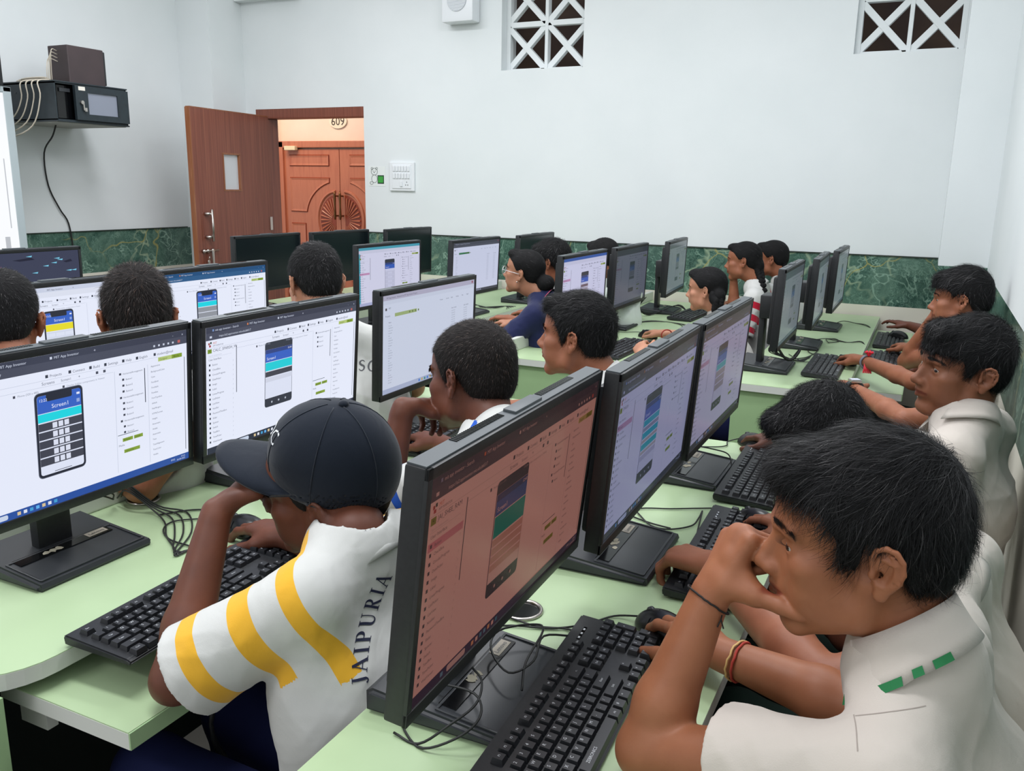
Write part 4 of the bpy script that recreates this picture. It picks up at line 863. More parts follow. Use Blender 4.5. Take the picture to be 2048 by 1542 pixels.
# ---------------------------------------------------------------- a whole person
def person(label, head, neck, arms, torso, h=.005, skin='mid', shirt=None, hairspec=None, trousers=(34, 38, 52), group=None, face=True, knees=None, seed=1, extra=None, collar=None, fold=.006, neck_r=.05, strand_detail=1., placket=None, wide=1.):
    """head = (centre, yaw, pitch, roll, scale); neck = base of the neck; torso = (chest, hip) centres, None follows the neck
    arms = [dict(sh, el, wr, hand=(f, n, side), opts)] left arm first"""
    hc, yaw, pit, rol, s = np.array(head[0], float), *head[1:]; R = rotm(yaw, pit, rol); nb = np.array(neck, float); root = empty('person', (0, 0, 0), 0, label, 'person', group)
    root.location = (torso[1][0], torso[1][1], 0); off = V3(torso[1][0], torso[1][1], 0)
    chest, hip = np.array(torso[0], float), np.array(torso[1], float)
    shl, shr = np.array(arms[0]['sh'], float), np.array(arms[1]['sh'], float); ac = (shl+shr)/2; ld = nrm(shl-shr)
    pts = [hc+V3(.13, .13, .16), hc-V3(.14, .14, .16), nb, chest, hip]
    for a in arms:
        for k in ('sh', 'el', 'wr'): pts.append(np.array(a[k], float))
        pts.append(np.array(a['wr'], float)+nrm(a['hand'][0])*.19*s)
    pts = np.array(pts); F = Field(pts.min(0)-.075, pts.max(0)+.075, h)
    # skin body
    head_prims(F, hc, R, s, face)
    T = lambda p: hc+R@(np.asarray(p, float)*s)
    F.cone(T((-.03, 0, -.045)), nb, neck_r*s*1.0, neck_r*s*1.0, .022); F.cone(T((-.035, 0, -.02)), T((-.03, 0, -.075)), .045*s, .045*s, .02)
    F.cone(nb, chest, .036*s, .06*s, .01); F.cone(chest, hip, .065*s, .07*s, .03); F.cone(shl, shr, .028*s, .028*s, .01)
    nails = []
    for a in arms:
        sh, el, wr = (np.array(a[k], float) for k in ('sh', 'el', 'wr')); g = a.get('g', 1.)*s
        B_ = np.array([sh, el, wr, wr+nrm(a['hand'][0])*.19*s]); A_ = Field(B_.min(0)-.07, B_.max(0)+.07, h, F); F0, F = F, A_
        F.cone(sh, el, .041*g, .034*g, .02); mid = el+(wr-el)*.3; F.cone(el, mid, .033*g, .036*g, .012); F.cone(mid, wr, .036*g, .0235*g, .012)
        hf, hn, hs = a['hand']; tips, tt = hand_prims(F, wr+nrm(hf)*.004, hf, hn, hs, s=.98*s*a.get('hs', 1), **a.get('opts', {})); F.cone(wr-nrm(wr-el)*.01, wr+nrm(hf)*.02*s, .0235*g, .0215*s, .008, flat=(nrm(hn), .8))
        F = F0; F.merge(A_, .0015); nails += tips+[tt]
    v, f = F.mesh(); del F
    me = mesh_np('body', v-off, f); at = me.attributes.new('lips', 'FLOAT', 'POINT')
    la = lips_attr(v, hc, R, s) if face else np.zeros(len(v)); 
    if len(me.vertices) == len(la): at.data.foreach_set('value', la.astype(np.float32))
    body = link('body', me, SK[skin], root)
    O = Vector(tuple(-off))
    if face:
        for y in (1, -1):
            eye_parts(root, O, T, R, s, y, hc)
            # eyebrow: short hairs
            rg = np.random.default_rng(seed+y); n = int(150*strand_detail)+60; t = rg.uniform(0, 1, n); base = np.stack([.0965-.0205*t**1.7, y*(.010+.041*t), .0215+.0055*np.sin(t*2.6)-.006*t], 1)+rg.normal(size=(n, 3))*np.array([.0006, .001, .0019])
            d = np.stack([-.25*t-.1, y*np.ones(n), .25-.6*t], 1); d /= np.linalg.norm(d, axis=1, keepdims=True); W = np.array([[.2, 0, 1.]])*np.ones((n, 1)); w = .0011
            A, B = base, base+d*.009; Vb = np.stack([A-W*w/2, A+W*w/2, B+W*w/6, B-W*w/6], 1).reshape(-1, 3); Vb = hc+(Vb*s)@R.T; fb = np.arange(4*n).reshape(n, 4); link('eyebrow', mesh_np('eyebrow', Vb-off, fb), BROW, root)
            if strand_detail >= 1:
                n = 26; t = np.linspace(0, 1, n); an = -1+2*t; base = np.stack([.0735+.0145*np.cos(an*.95), y*.0305+.0135*np.sin(an*.95), .0018+.001*np.cos(an)], 1); d = np.stack([np.cos(an*.8), np.sin(an*.8), .25+0*t], 1); A, B = base, base+d*.0075
                Vb = np.stack([A-V3(0, .00035, 0), A+V3(0, .00035, 0), B+V3(0, .0001, .001), B-V3(0, .0001, -.001)], 1).reshape(-1, 3); Vb = hc+(Vb*s)@R.T; link('eyelashes', mesh_np('eyelashes', Vb-off, np.arange(4*n).reshape(n, 4)), BROW, root)
    if strand_detail >= 1:
        for p, d in nails: pass
    # shirt
    if shirt:
        m, sleeve = shirt['mat'], shirt.get('sleeve', .62); G = Field(np.minimum.reduce([shl, shr, nb, chest, hip]+[np.array(a['el'], float) for a in arms])-.14, np.maximum.reduce([shl, shr, nb, chest, hip]+[np.array(a['el'], float) for a in arms])+.13, max(h, .004) if h < .005 else h)
        w = .095*wide*s; up = nrm(ac-hip); fw = nrm(np.cross(ld, up)); bk = -fw
        if (fw@R[:, 0]) < 0: fw, bk = -fw, -bk
        ls = []
        for sg, sh in ((1, shl), (-1, shr)):
            sh2 = sh-ld*sg*.012*s; c2 = chest+ld*sg*w*.72; h2 = hip+ld*sg*w*.62
            G.cone(nb-up*.012, sh2, .058*s, .050*s, .03); G.cone(sh2-up*.02, c2, .055*s, .085*s*wide, .05); G.cone(c2, h2, .085*s*wide, .092*s*wide, .05)
        G.cone(chest+ld*w*.6, chest-ld*w*.6, .093*s*wide, .093*s*wide, .05); G.cone(hip+ld*w*.5, hip-ld*w*.5, .1*s*wide, .1*s*wide, .05); G.cone(nb-up*.03, chest, .062*s, .09*s, .05); G.cone(chest, hip, .09*s, .1*s*wide, .05)
        if fold: G.warp(folds(seed, fold*1.5, 17)); G.warp(folds(seed+9, fold*.35, 40))
        bands = []
        for a in arms:
            sh, el, wr = (np.array(a[k], float) for k in ('sh', 'el', 'wr')); g = a.get('g', 1.)*s; d = el-sh; L_ = np.linalg.norm(d); d = d/L_; sl_ = a.get('sleeve', sleeve); e = sh+d*L_*sl_
            H = Field(np.minimum(sh, el)-.11, np.maximum(sh, el)+.11, G.h, G); H.cone(sh, e+d*.05, .053*g, .062*g*a.get('flare', 1), .01)
            if fold: H.warp(folds(seed+3, fold*1.0, 34))
            H.plane(e, d, H.lo, H.lo+H.n*H.h, .003); H.cone(sh+d*L_*(sl_-.22), e+d*.1, .040*g, .0545*g*a.get('flare', 1), .004, 's')
            # merge H into G
            G.merge(H, .022)
            # hollow out the cuff again so that the arm shows inside it
            G.cone(e-d*.035, e+d*.12, .048*g, .056*g*a.get('flare', 1), .003, 's')
            bands.append((sh, d, L_, sl_))
        G.cone(nb+up*.028, T((-.03, 0, -.03)), .052*s, .060*s, .006, 's')
        v, f = G.mesh(); del G
        me = mesh_np('shirt', v-off, f)
        if shirt.get('stripes'):
            val = np.full(len(v), .42); best = np.full(len(v), 9.); msk = np.zeros(len(v))
            for sh, d, L_, sl_ in bands:
                t = ((v-sh)@d)/L_/sl_; ra = np.linalg.norm((v-sh)-((v-sh)@d)[:, None]*d, axis=1); upd = (ra < best) & (ra < .2); val = np.where(upd, np.clip(.4+.5*t, 0, 1), val); msk = np.where(upd, ((ra < np.where(t < .2, .125, .088)*s) & (t > -.34)).astype(float), msk); best = np.where(upd, ra, best)
            if len(me.vertices) == len(val): me.attributes.new('band', 'FLOAT', 'POINT').data.foreach_set('value', val.astype(np.float32)); me.attributes.new('mask', 'FLOAT', 'POINT').data.foreach_set('value', msk.astype(np.float32))
        so = link('shirt', me, m, root)
        bvh = BVHTree.FromPolygons([tuple(p) for p in v], [tuple(q) for q in f]) if (shirt.get('text') or placket) else None
        root['_x'] = 0
        del root['_x']
        if collar is not None:
            ax = nrm(T((-.03, 0, -.05))-nb) if 'ax' not in collar else nrm(collar['ax']); lift = collar.get('lift', 0.); fr = nrm(R[:, 0]-ax*(R[:, 0]@ax)) if not collar.get('front') else nrm(np.array(collar['front'])-ax*(np.array(collar['front'])@ax)); sd = np.cross(ax, fr); b = MB(); b.M = Matrix.Translation(O); n = 40; r0 = collar.get('r', .060)*s
            hh, drop = collar.get('h', .030)*s, collar.get('drop', .048)*s; gap = collar.get('gap', 22)
            rings = []; th = .0022
            for i in range(n+1):
                q = math.radians(gap+(360-2*gap)*i/n); dr = fr*math.cos(q)+sd*math.sin(q); rise = .5-.5*math.cos(q-0); fl = (1-math.cos(q))/2  # 0 at the front, 1 at the nape
                pt = 1-fl; rr = r0*(1+.06*pt)
                c0 = nb+ax*lift-ax*.012*s*(1+1.2*pt); tp = c0+ax*hh*(.7+.5*fl); prof = [(rr*1.02, 0), (rr*.98, .45), (rr*.965, 1.0)]
                a_ = [c0+dr*rr*1.0, (c0+tp)/2+dr*rr*.985, tp+dr*rr*.97]
                outd = drop*(1+.35*pt*pt*(1 if i in range(0, 8) or i > n-8 else .6)); o_ = [tp+dr*(rr*.97+.004)+ax*.003, tp+dr*(rr*1.02+.005)-ax*outd*.3, tp+dr*(rr*1.07+.008*pt+.007)-ax*outd*.68, tp+dr*(rr*1.12+.012*pt+.010)-ax*outd]
                inn = [tp+dr*(rr*1.10+.012*pt+.007)-ax*outd*.98, tp+dr*(rr*1.02+.004)-ax*outd*.5, tp+dr*(rr*.98+.003)-ax*.003, c0+dr*(rr*1.04)]
                rings.append(a_+o_+inn)
            m_ = len(rings[0]); b.add([tuple(p) for r_i in rings for p in r_i], [(i*m_+k, i*m_+(k+1) % m_, (i+1)*m_+(k+1) % m_, (i+1)*m_+k) for i in range(n) for k in range(m_)]+[tuple(range(m_)), tuple(n*m_+k for k in range(m_))[::-1]])
            cm = collar.get('mat', m); co_ = b.build('collar', cm, root, smooth=True)
            co_['_ok'] = 1; del co_['_ok']
            if collar.get('line'):   # coloured line along the fold's outer edge
                for cmn, (k0, k1, i0, i1) in collar['line']:
                    bb = MB(); bb.M = Matrix.Translation(O); pts_ = []
                    for i in range(int(i0*n), int(i1*n)+1):
                        r_i = rings[i]; P0 = np.array(r_i[6])*k0+np.array(r_i[5])*(1-k0); P1 = np.array(r_i[6])*k1+np.array(r_i[5])*(1-k1); q = math.radians(gap+(360-2*gap)*i/n); dr = fr*math.cos(q)+sd*math.sin(q); pts_ += [tuple(P0+dr*.0012), tuple(P1+dr*.0012)]
                    k_ = len(pts_)//2; bb.add(pts_, [(2*i, 2*i+1, 2*i+3, 2*i+2) for i in range(k_-1)]); bb.build('collar_stripe', cmn, co_)
        def project(name, polys, origin, right, upv, nrmv, mtl, lift=.0012):
            """drapes flat polygons (in metres on the right/up axes) onto the shirt"""
            bb = MB(); bb.M = Matrix.Translation(O); o0 = np.array(origin, float); rt, uu, nn = nrm(right), nrm(upv), nrm(nrmv)
            for vs2, fs2 in polys:
                out = []; ok_ = []
                for x, y in vs2:
                    q = o0+rt*x+uu*y+nn*.12; hit = bvh.ray_cast(Vector(q), Vector(-nn)); ok_.append(hit[0] is not None and hit[3] < .24); out.append(tuple(np.array(hit[0])+nn*lift) if hit[0] is not None else tuple(q-nn*.12))
                fs3 = [f_ for f_ in fs2 if all(ok_[k_] for k_ in f_)]; bb.add(out, fs3)
            return bb.build(name, mtl, so)
        root_project = project
        if shirt.get('text'): shirt['text'](project)
    # trousers and shoes
    if trousers is not None:
        kd = nrm(V3(-1, 0, 0) if knees is None else knees); kd = nrm(kd*V3(1, 1, 0)); sdv = V3(-kd[1], kd[0], 0); K = Field(np.minimum(hip, hip+kd*.5)-V3(.25, .25, hip[2]+.02), np.maximum(hip, hip+kd*.5)+V3(.25, .25, .12), .011)
        K.cone(hip-V3(0, 0, .02)+sdv*.06, hip-V3(0, 0, .02)-sdv*.06, .1*s, .1*s, .04)
        for sg in (1, -1):
            kn = hip+kd*.38*s+sdv*sg*.1-V3(0, 0, hip[2]-.47); an = V3(kn[0], kn[1], .09)-kd*.05; K.cone(hip+sdv*sg*.07-V3(0, 0, .05), kn, .085*s, .062*s, .03); K.cone(kn, an, .06*s, .052*s, .02)
        v, f = K.mesh(); link('trousers', mesh_np('trousers', v-off, f), tcol(trousers), root)
        for sg in (1, -1):
            an = hip+kd*.33*s+sdv*sg*.1; b = MB(); b.M = Matrix.Translation(O+Vector((an[0], an[1], 0))) @ Matrix.Rotation(math.atan2(kd[1], kd[0]), 4, 'Z'); b.sphere((.05, 0, .035), (.12, .042, .036), 0, 14, 8); b.sphere((-.02, 0, .06), (.05, .038, .045), 0, 12, 8); b.build('shoe', BLACKG, root, smooth=True)
    # hair
    if hairspec:
        q = dict(hairspec); style = q.pop('style', 'short'); n = int(q.pop('n', 1500)); ln = q.pop('len', .03); wd = q.pop('w', .0007); lift = q.pop('lift', .35); curl = q.pop('curl', 0.); flow = q.pop('flow', comb_short); hm = q.pop('mat', HAIR); clump = q.pop('clump', .0); line = q.pop('line', HL_SHORT); extra_h = q.pop('extra', None)
        hh = min(h, .004); Hf = Field(hc-.155*s-.03, hc+.155*s+.04, hh); hair_field(Hf, hc, R, s, line, **q)
        if extra_h: extra_h(Hf, T, s, R)
        v, f = Hf.mesh(); del Hf
        nr = vnormals(v, f); nr = -nr if ((v-hc)*nr).sum() < 0 else nr
        mV, mF = v, f
        if n:
            sv, sf = strands(v, nr, hc, R, s, n, ln, wd, flow, lift, curl, seed, 5 if strand_detail >= 1 else 3, clump); mF = np.concatenate([f, sf+len(v)]); mV = np.concatenate([v, sv])
        hme = mesh_np('hair', mV-off, mF); tn = np.zeros(len(mV)); k_ = len(mV)-len(v)
        if n: per = k_//n; tn[len(v):] = np.repeat(.10+.90*RNG.random(n)**2.4, per)
        if len(hme.vertices) == len(tn): hme.attributes.new('tone', 'FLOAT', 'POINT').data.foreach_set('value', tn.astype(np.float32))
        link('hair', hme, hm, root)
    if extra: extra(root, O, T, R, s, off)
    return root
_tc = {}
def tcol(c):
    if c not in _tc: _tc[c] = mat('trouser_cloth_%d_%d_%d' % c, c, .85, spec=.2)
    return _tc[c]
# ---------------------------------------------------------------- shirt lettering in a serif face
def stroke(pts, w):
    P = [np.array(p, float) for p in pts]; n = len(P); V = []
    for i, p in enumerate(P):
        t = nrm(P[min(i+1, n-1)]-P[max(i-1, 0)]); q = V3(-t[1], t[0]); ww = w[i] if isinstance(w, (list, tuple)) else w; V += [tuple(p+q*ww/2), tuple(p-q*ww/2)]
    return V, [(2*i, 2*i+1, 2*i+3, 2*i+2) for i in range(n-1)]
def sub_(a, b, n=5): return [tuple(np.array(a)*(1-i/n)+np.array(b)*i/n) for i in range(n+1)]
def arc_(cx, cy, rx, ry, a0, a1, n=8): return [(cx+rx*math.cos(math.radians(a0+(a1-a0)*i/n)), cy+ry*math.sin(math.radians(a0+(a1-a0)*i/n))) for i in range(n+1)]
T_, t_ = .17, .06
def sf(x, y, w=.3): return stroke([(x-w/2, y), (x, y), (x+w/2, y)], .05)
GLY = {
 'I': (.42, [stroke(sub_((.21, 0), (.21, 1)), T_), sf(.21, .025, .38), sf(.21, .975, .38)]),
 'J': (.5, [stroke(sub_((.30, 1), (.30, .12))+arc_(.16, .1, .14, .16, 0, -160, 6), [T_]*7+[.1, .08, .08, .08, .1, .12]), sf(.30, .975, .38)]),
 'A': (.82, [stroke(sub_((.08, 0), (.40, 1)), t_), stroke(sub_((.38, 1), (.70, 0)), T_), stroke([(.2, .33), (.4, .33), (.6, .33)], .06), sf(.08, .025, .26), sf(.70, .025, .34)]),
 'P': (.66, [stroke(sub_((.18, 0), (.18, 1)), T_), sf(.18, .025, .36), stroke([(.02, .975), (.2, .975), (.36, .975)]+arc_(.36, .73, .2, .245, 90, -90)+[(.2, .485)], [.05, .05, .05]+[.07, .1, .14, .16, .17, .16, .14, .1, .07]+[.05])]),
 'U': (.84, [stroke(sub_((.18, 1), (.18, .3))+arc_(.42, .3, .24, .28, 180, 360)+sub_((.66, .3), (.66, 1)), [T_]*6+[T_, .16, .14, .12, .1, .08, .07, t_, t_]+[t_]*6), sf(.18, .975, .34), sf(.66, .975, .26)]),
 'R': (.78, [stroke(sub_((.18, 0), (.18, 1)), T_), sf(.18, .025, .36), stroke([(.02, .975), (.2, .975), (.36, .975)]+arc_(.36, .75, .19, .225, 90, -90)+[(.2, .525)], [.05, .05, .05]+[.07, .1, .14, .16, .17, .16, .14, .1, .07]+[.05]), stroke(sub_((.34, .52), (.66, .02)), .16), sf(.70, .025, .2)]),
 'S': (.62, [stroke(arc_(.31, .74, .2, .24, 20, 200, 8)+[(.3, .52)]+arc_(.3, .26, .22, .25, 60, -160, 9), [.06, .07, .08, .08, .1, .12, .14, .16, .17, .17, .17, .16, .15, .14, .12, .1, .08, .08, .07, .06])]),
 'C': (.78, [stroke(arc_(.44, .5, .36, .49, 40, 320, 14), [.06, .07, .08, .1, .13, .15, .17, .17, .17, .15, .13, .1, .08, .07, .06])]),
 'H': (.9, [stroke(sub_((.2, 0), (.2, 1)), T_), stroke(sub_((.7, 0), (.7, 1)), T_), stroke(sub_((.2, .5), (.7, .5)), .06)]+[sf(x, y, .36) for x in (.2, .7) for y in (.025, .975)]),
 ' ': (.4, [])}
def arc_text(txt, size, radius, start, centre=(0, 0), sp=.10):
    """letters on a circle, start angle in degrees, running clockwise"""
    out = []; a = math.radians(start)
    for ch in txt:
        w, st = GLY[ch]; a -= w*size/2/radius; c, s_ = math.cos(a), math.sin(a)
        for vs, fs in st: out.append(([(centre[0]+c*(radius+y*size)+s_*(x-w/2)*size, centre[1]+s_*(radius+y*size)-c*(x-w/2)*size) for x, y in vs], fs))
        a -= (w/2+sp)*size/radius
    return out
def line_text(txt, size, rot=0., org=(0, 0)):
    v, f = text_geo(txt, size/.7); c, s_ = math.cos(rot), math.sin(rot); return [([(org[0]+x*c-y*s_, org[1]+x*s_+y*c) for x, y in v], f)]
INK = mat('navy_print', (22, 28, 58), .7); INKY = mat('yellow_print', (206, 164, 40), .7); INKG = mat('grey_print', (90, 92, 96), .7)
WHITEC = (200, 201, 198); OFFW = (200, 192, 183)
YEL = (226, 172, 50); RED = (196, 32, 58); BLU = (28, 82, 180)
CL_OFF = clothmat('offwhite_shirt_cloth', OFFW, fine=700); CL_OFF2 = clothmat('grey_white_shirt_cloth', (200, 198, 192)); CL_WH = clothmat('white_polo_cloth', WHITEC)
CL_Y = clothmat('white_polo_yellow_bands', WHITEC, [(.335, .405, YEL), (.52, .61, YEL), (.745, .82, YEL)])
CL_B = clothmat('white_polo_blue_bands', WHITEC, [(.18, .26, BLU), (.48, .56, BLU), (.72, .79, BLU)])
CL_R = clothmat('white_polo_red_bands', WHITEC, [(.46, .54, RED), (.62, .70, RED), (.78, .85, RED)])
CL_N = clothmat('navy_polo_cloth', (28, 34, 70))
GREENC = clothmat('dark_green_trim', (32, 92, 60)); CAPN = clothmat('navy_cap_cloth', (16, 25, 38), fine=1500, rough=.8)
PINK = clothmat('white_grey_cloth', (206, 208, 204))
def band(root, O, c, ax, r, rr, m, name='bracelet', n=26, wob=.0012, seed=3, flat=None):
    rg = random.Random(seed); ax = nrm(ax); x = nrm(np.cross(ax, [.3, .1, 1.])); y = np.cross(ax, x); b = MB(); b.M = Matrix.Translation(O)
    b.tube([tuple(np.array(c)+(x*math.cos(a)*r[0]+y*math.sin(a)*r[1])+ax*rg.uniform(-wob, wob)) for a in (2*PI*i/n for i in range(n))], rr, 6, closed=True); return b.build(name, m, root, smooth=True)
# ---- the boy nearest the camera
def x_p1(root, O, T, R, s, off):
    el, wr = V3(-.238, .880, .79), V3(-.190, .952, .968); d = nrm(wr-el)
    band(root, O, wr-d*.006, nrm(d+V3(.25, .1, .1)), (.0285, .026), .0013, mat('black_thread', (18, 16, 16), .7), 'thread_bracelet', 40, .0006)
    b = MB(); b.M = Matrix.Translation(O); p = wr-d*.012+V3(.022, -.018, -.006)
    for q in ((.004, -.002, -.010), (-.003, -.003, -.009), (.001, -.001, .006)): b.tube([tuple(p), tuple(p+np.array(q))], .0009, 5)
    b.build('bracelet_knot', bpy.data.materials['black_thread'], root)
    el, wr = V3(.0, 1.06, .80), V3(-.205, 1.118, .80); d = nrm(wr-el); RT = mat('red_thread', (168, 56, 44), .8); YT = mat('yellow_thread', (206, 170, 110), .8)
    band(root, O, wr-d*.035, d, (.030, .028), .0019, RT, 'red_wristband'); band(root, O, wr-d*.030, nrm(d+V3(0, .1, 0)), (.0305, .0285), .0017, YT, 'yellow_wristband', wob=.002)
P1W = V3(-.190, .952, .968)
CGR = mat('collar_green', (24, 112, 62), .8); SEAM = mat('seam_thread', (160, 150, 142), .9)
def t_p1(project):
    L1 = lambda pts, w: stroke([(q[0], q[1]) for q in smoothpath([((x-1800)*.00049, -(y-1400)*.00049, 0) for x, y in pts], 6)], w)
    project('yoke_seam', [L1([(1985, 1270), (1972, 1340), (1920, 1402), (1850, 1445), (1780, 1475), (1722, 1497)], .0009)], (.02, .776, 1.02), (1, .03, 0), (0, .5, .86), (-.03, -.86, .5), SEAM, .0006)
    project('sleeve_seam', [L1([(1590, 1398), (1650, 1428), (1700, 1468), (1725, 1510), (1738, 1560)], .0012)], (.02, .776, 1.02), (1, .03, 0), (0, .5, .86), (-.03, -.86, .5), SEAM, .0006)
P1 = person('boy nearest the camera in an off-white shirt with green striped collar, fist at his mouth', ((-.030, .973, 1.066), 10, 4, -1, 1.0), (.032, .958, .950),
 [dict(sh=(.022, .826, .868), el=(-.238, .880, .787), wr=P1W, hand=((.30, .33, .85), (-.75, -.5, .45), (.6, -.8, .1)), opts=dict(curls=[(78, 92, 60), (84, 95, 60), (88, 95, 60), (90, 95, 60)], thumb=(.2, .78, -.6), tcurl=-3), sleeve=.62, flare=1.08),
  dict(sh=(.060, 1.09, .892), el=(.0, 1.06, .80), wr=(-.205, 1.118, .80), hand=((-.68, .73, -.05), (0, 0, 1), (-.7, -.7, 0)), opts=dict(curl=(14, 24, 16), thumb=(.62, .6, -.35)), sleeve=.5, hs=1.05)],
 ((.095, .965, .74), (.115, .985, .47)), h=.0028, skin='p1', shirt=dict(mat=CL_OFF, sleeve=.6, text=t_p1), hairspec=dict(n=24000, len=.042, w=.00055, lift=.55, flow=comb_short, top=.013, side=.0045, front=.003, clump=.03, rough=.003), trousers=(24, 40, 34),
 extra=x_p1, collar=dict(r=.058, h=.034, drop=.046, gap=24, lift=.024, front=(-1, -.1, -.2), line=[(CGR, (.45, .98, .02, .19)), (CGR, (.45, .98, .215, .24)), (CGR, (.45, .98, .255, .32))]), seed=4, fold=.007, strand_detail=1.6, wide=1.0)
# ---- boy in the navy cap
def x_cap(root, O, T, R, s, off):
    a = math.radians(-14); Rc = R@np.array([[math.cos(a), 0, math.sin(a)], [0, 1, 0], [-math.sin(a), 0, math.cos(a)]]); o = T((-.008, 0, .035)); C = lambda p: o+Rc@(np.asarray(p, float)*s)
    F = Field(o-.21, o+.21, .0035); F.ell(C((-.010, 0, .014)), np.array((.104, .086, .108))*s, Rc, .002); F.ell(C((.040, 0, .034)), np.array((.050, .062, .056))*s, Rc, .03)
    F.plane(C((0, 0, -.022)), -Rc[:, 2], F.lo, F.lo+F.n*F.h, .004); F.ell(C((-.010, 0, .008)), np.array((.099, .081, .102))*s, Rc, .002, 's')
    v, f = F.mesh(); cap = link('cap', mesh_np('cap', v-off, f), CAPN, root)
    b = MB(); b.M = Matrix.Translation(O); n, m = 22, 8; V_ = []   # curved peak
    for k in (0, 1):
        for i in range(n+1):
            q = math.radians(-78+156*i/n)
            for j in range(m+1):
                t = j/m; r = .090+.0*t; x0, y0 = .086*math.cos(q*.92)+.003, .078*math.sin(q); L_ = .098*max(0, math.cos(q*1.04))**.5; V_.append(tuple(C((x0+L_*t, y0*(1-.06*t), -.004-.016*(y0/.08)**2*(.4+.8*t)-.004*t-.0035*k))))
    fs = []; w = (n+1)*(m+1)
    for i in range(n):
        for j in range(m):
            a0 = i*(m+1)+j; fs += [(a0, a0+1, a0+m+2, a0+m+1), (w+a0, w+a0+m+1, w+a0+m+2, w+a0+1)]
    for i in range(n): a0 = i*(m+1)+m; fs.append((a0, w+a0, w+a0+m+1, a0+m+1))
    for j in range(m):
        for i in (0, n): a0 = i*(m+1)+j; fs.append((a0, w+a0, w+a0+1, a0+1))
    b.add(V_, fs); b.build('peak', CAPN, cap, smooth=True)
    b = MB(); b.M = Matrix.Translation(O); b.sphere(C((-.010, 0, .122)), (.0085, .0085, .0065), 0, 14, 8); b.build('top_button', CAPN, cap, smooth=True)
    b = MB(); b.M = Matrix.Translation(O); bv = BVHTree.FromPolygons([tuple(p) for p in v], [tuple(q) for q in f])
    for k in range(6):
        az = math.radians(30+60*k); pts = []
        for e in np.linspace(-.16, 1.45, 16):
            d = Rc@V3(math.cos(az)*math.cos(e), math.sin(az)*math.cos(e), math.sin(e)); h_ = bv.ray_cast(Vector(o+d*.25), Vector(-d)); 
            if h_[0] is not None: pts.append(tuple(np.array(h_[0])+d*.0003))
        if len(pts) > 2: b.tube(pts, .0011, 5)
    b.build('seams', CAPN, cap, smooth=True)
    b = MB(); b.M = Matrix.Translation(O)   # white letters on the front panel
    ct = C((.10, .018, .052)); nn = nrm(Rc@V3(.85, .45, .35)); uu = nrm(Rc[:, 2]-nn*(Rc[:, 2]@nn)); rt = np.cross(uu, nn)
    for t, sz, ox, oy in (('OC', .024, -.010, .0), ('CAMPUS', .0055, -.018, -.011)):
        for vs, fs in line_text(t, sz, 0, (ox, oy)):
            out = []
            for x, y in vs:
                q = ct+rt*x+uu*y+nn*.06; h_ = bv.ray_cast(Vector(q), Vector(-nn)); out.append(tuple(np.array(h_[0])+nn*.001) if h_[0] is not None else tuple(q-nn*.06))
            b.add(out, fs)
    b.build('lettering', mat('white_embroidery', (218, 222, 226), .7), cap)
def t_jaip(project):
    project('lettering', arc_text('JAIPURIA', .0205, .215, 184, (.211, -.04), .17), (-.645, .897, .818), (.86, .50, 0), (-.12, .2, .97), (.50, -.83, .22), INK)
P2 = person('boy in a navy cap and white polo with yellow bands, leaning on his elbow', ((-.828, 1.045, .963), 16, 2, -12, 1.0), (-.742, .995, .915),
 [dict(sh=(-.735, .862, .868), el=(-.905, .782, .742), wr=(-.950, .925, .940), hand=((.0, .88, .30), (-.65, -.3, .6), (.7, -.4, .3)), opts=dict(curl=(42, 55, 35), thumb=(.6, .5, -.4)), sleeve=.86, flare=1.22),
  dict(sh=(-.69, 1.13, .875), el=(-.86, 1.17, .785), wr=(-1.03, 1.172, .79), hand=((-.97, .25, -.02), (0, 0, 1), (-.2, -1, 0)), opts=dict(curl=(16, 26, 18), thumb=(.7, .55, -.35)), sleeve=.6)],
 ((-.70, .985, .70), (-.70, .97, .45)), h=.0035, skin='dark', shirt=dict(mat=CL_Y, stripes=1, text=t_jaip), hairspec=dict(n=3000, len=.010, w=.0006, lift=.3, top=.004, side=.003), trousers=(26, 32, 72), extra=x_cap,
 collar=dict(r=.054, h=.010, drop=.034, gap=26, ax=(-.45, 0, .9), front=(-1, 0, -.2), mat=CL_WH), seed=5, fold=.006, wide=1.05)
# ---- boy with blue bands
P3 = person('boy with short hair and blue banded polo resting his chin on his hand', ((-.825, 1.525, 1.052), -14, 6, 4, .97), (-.745, 1.475, .960),
 [dict(sh=(-.775, 1.34, .905), el=(-.955, 1.375, .79), wr=(-.935, 1.43, .995), hand=((.08, .9, -.12), (-.35, 0, .95), (.7, .1, .7)), opts=dict(curl=(45, 55, 40), thumb=(.6, .4, -.5)), sleeve=.66, flare=1.1),
  dict(sh=(-.69, 1.63, .905), el=(-.90, 1.74, .78), wr=(-1.08, 1.82, .795), hand=((-.9, .4, 0), (0, 0, 1), (-.3, -1, 0)), sleeve=.6)],
 ((-.705, 1.475, .74), (-.70, 1.46, .46)), h=.0038, skin='dark', shirt=dict(mat=CL_B, stripes=1), hairspec=dict(n=10000, len=.014, w=.0007, lift=1., top=.009, side=.003, mat=HAIRB), trousers=(26, 32, 72), collar=dict(r=.058, h=.028, drop=.042, gap=26, mat=CL_WH), seed=6)
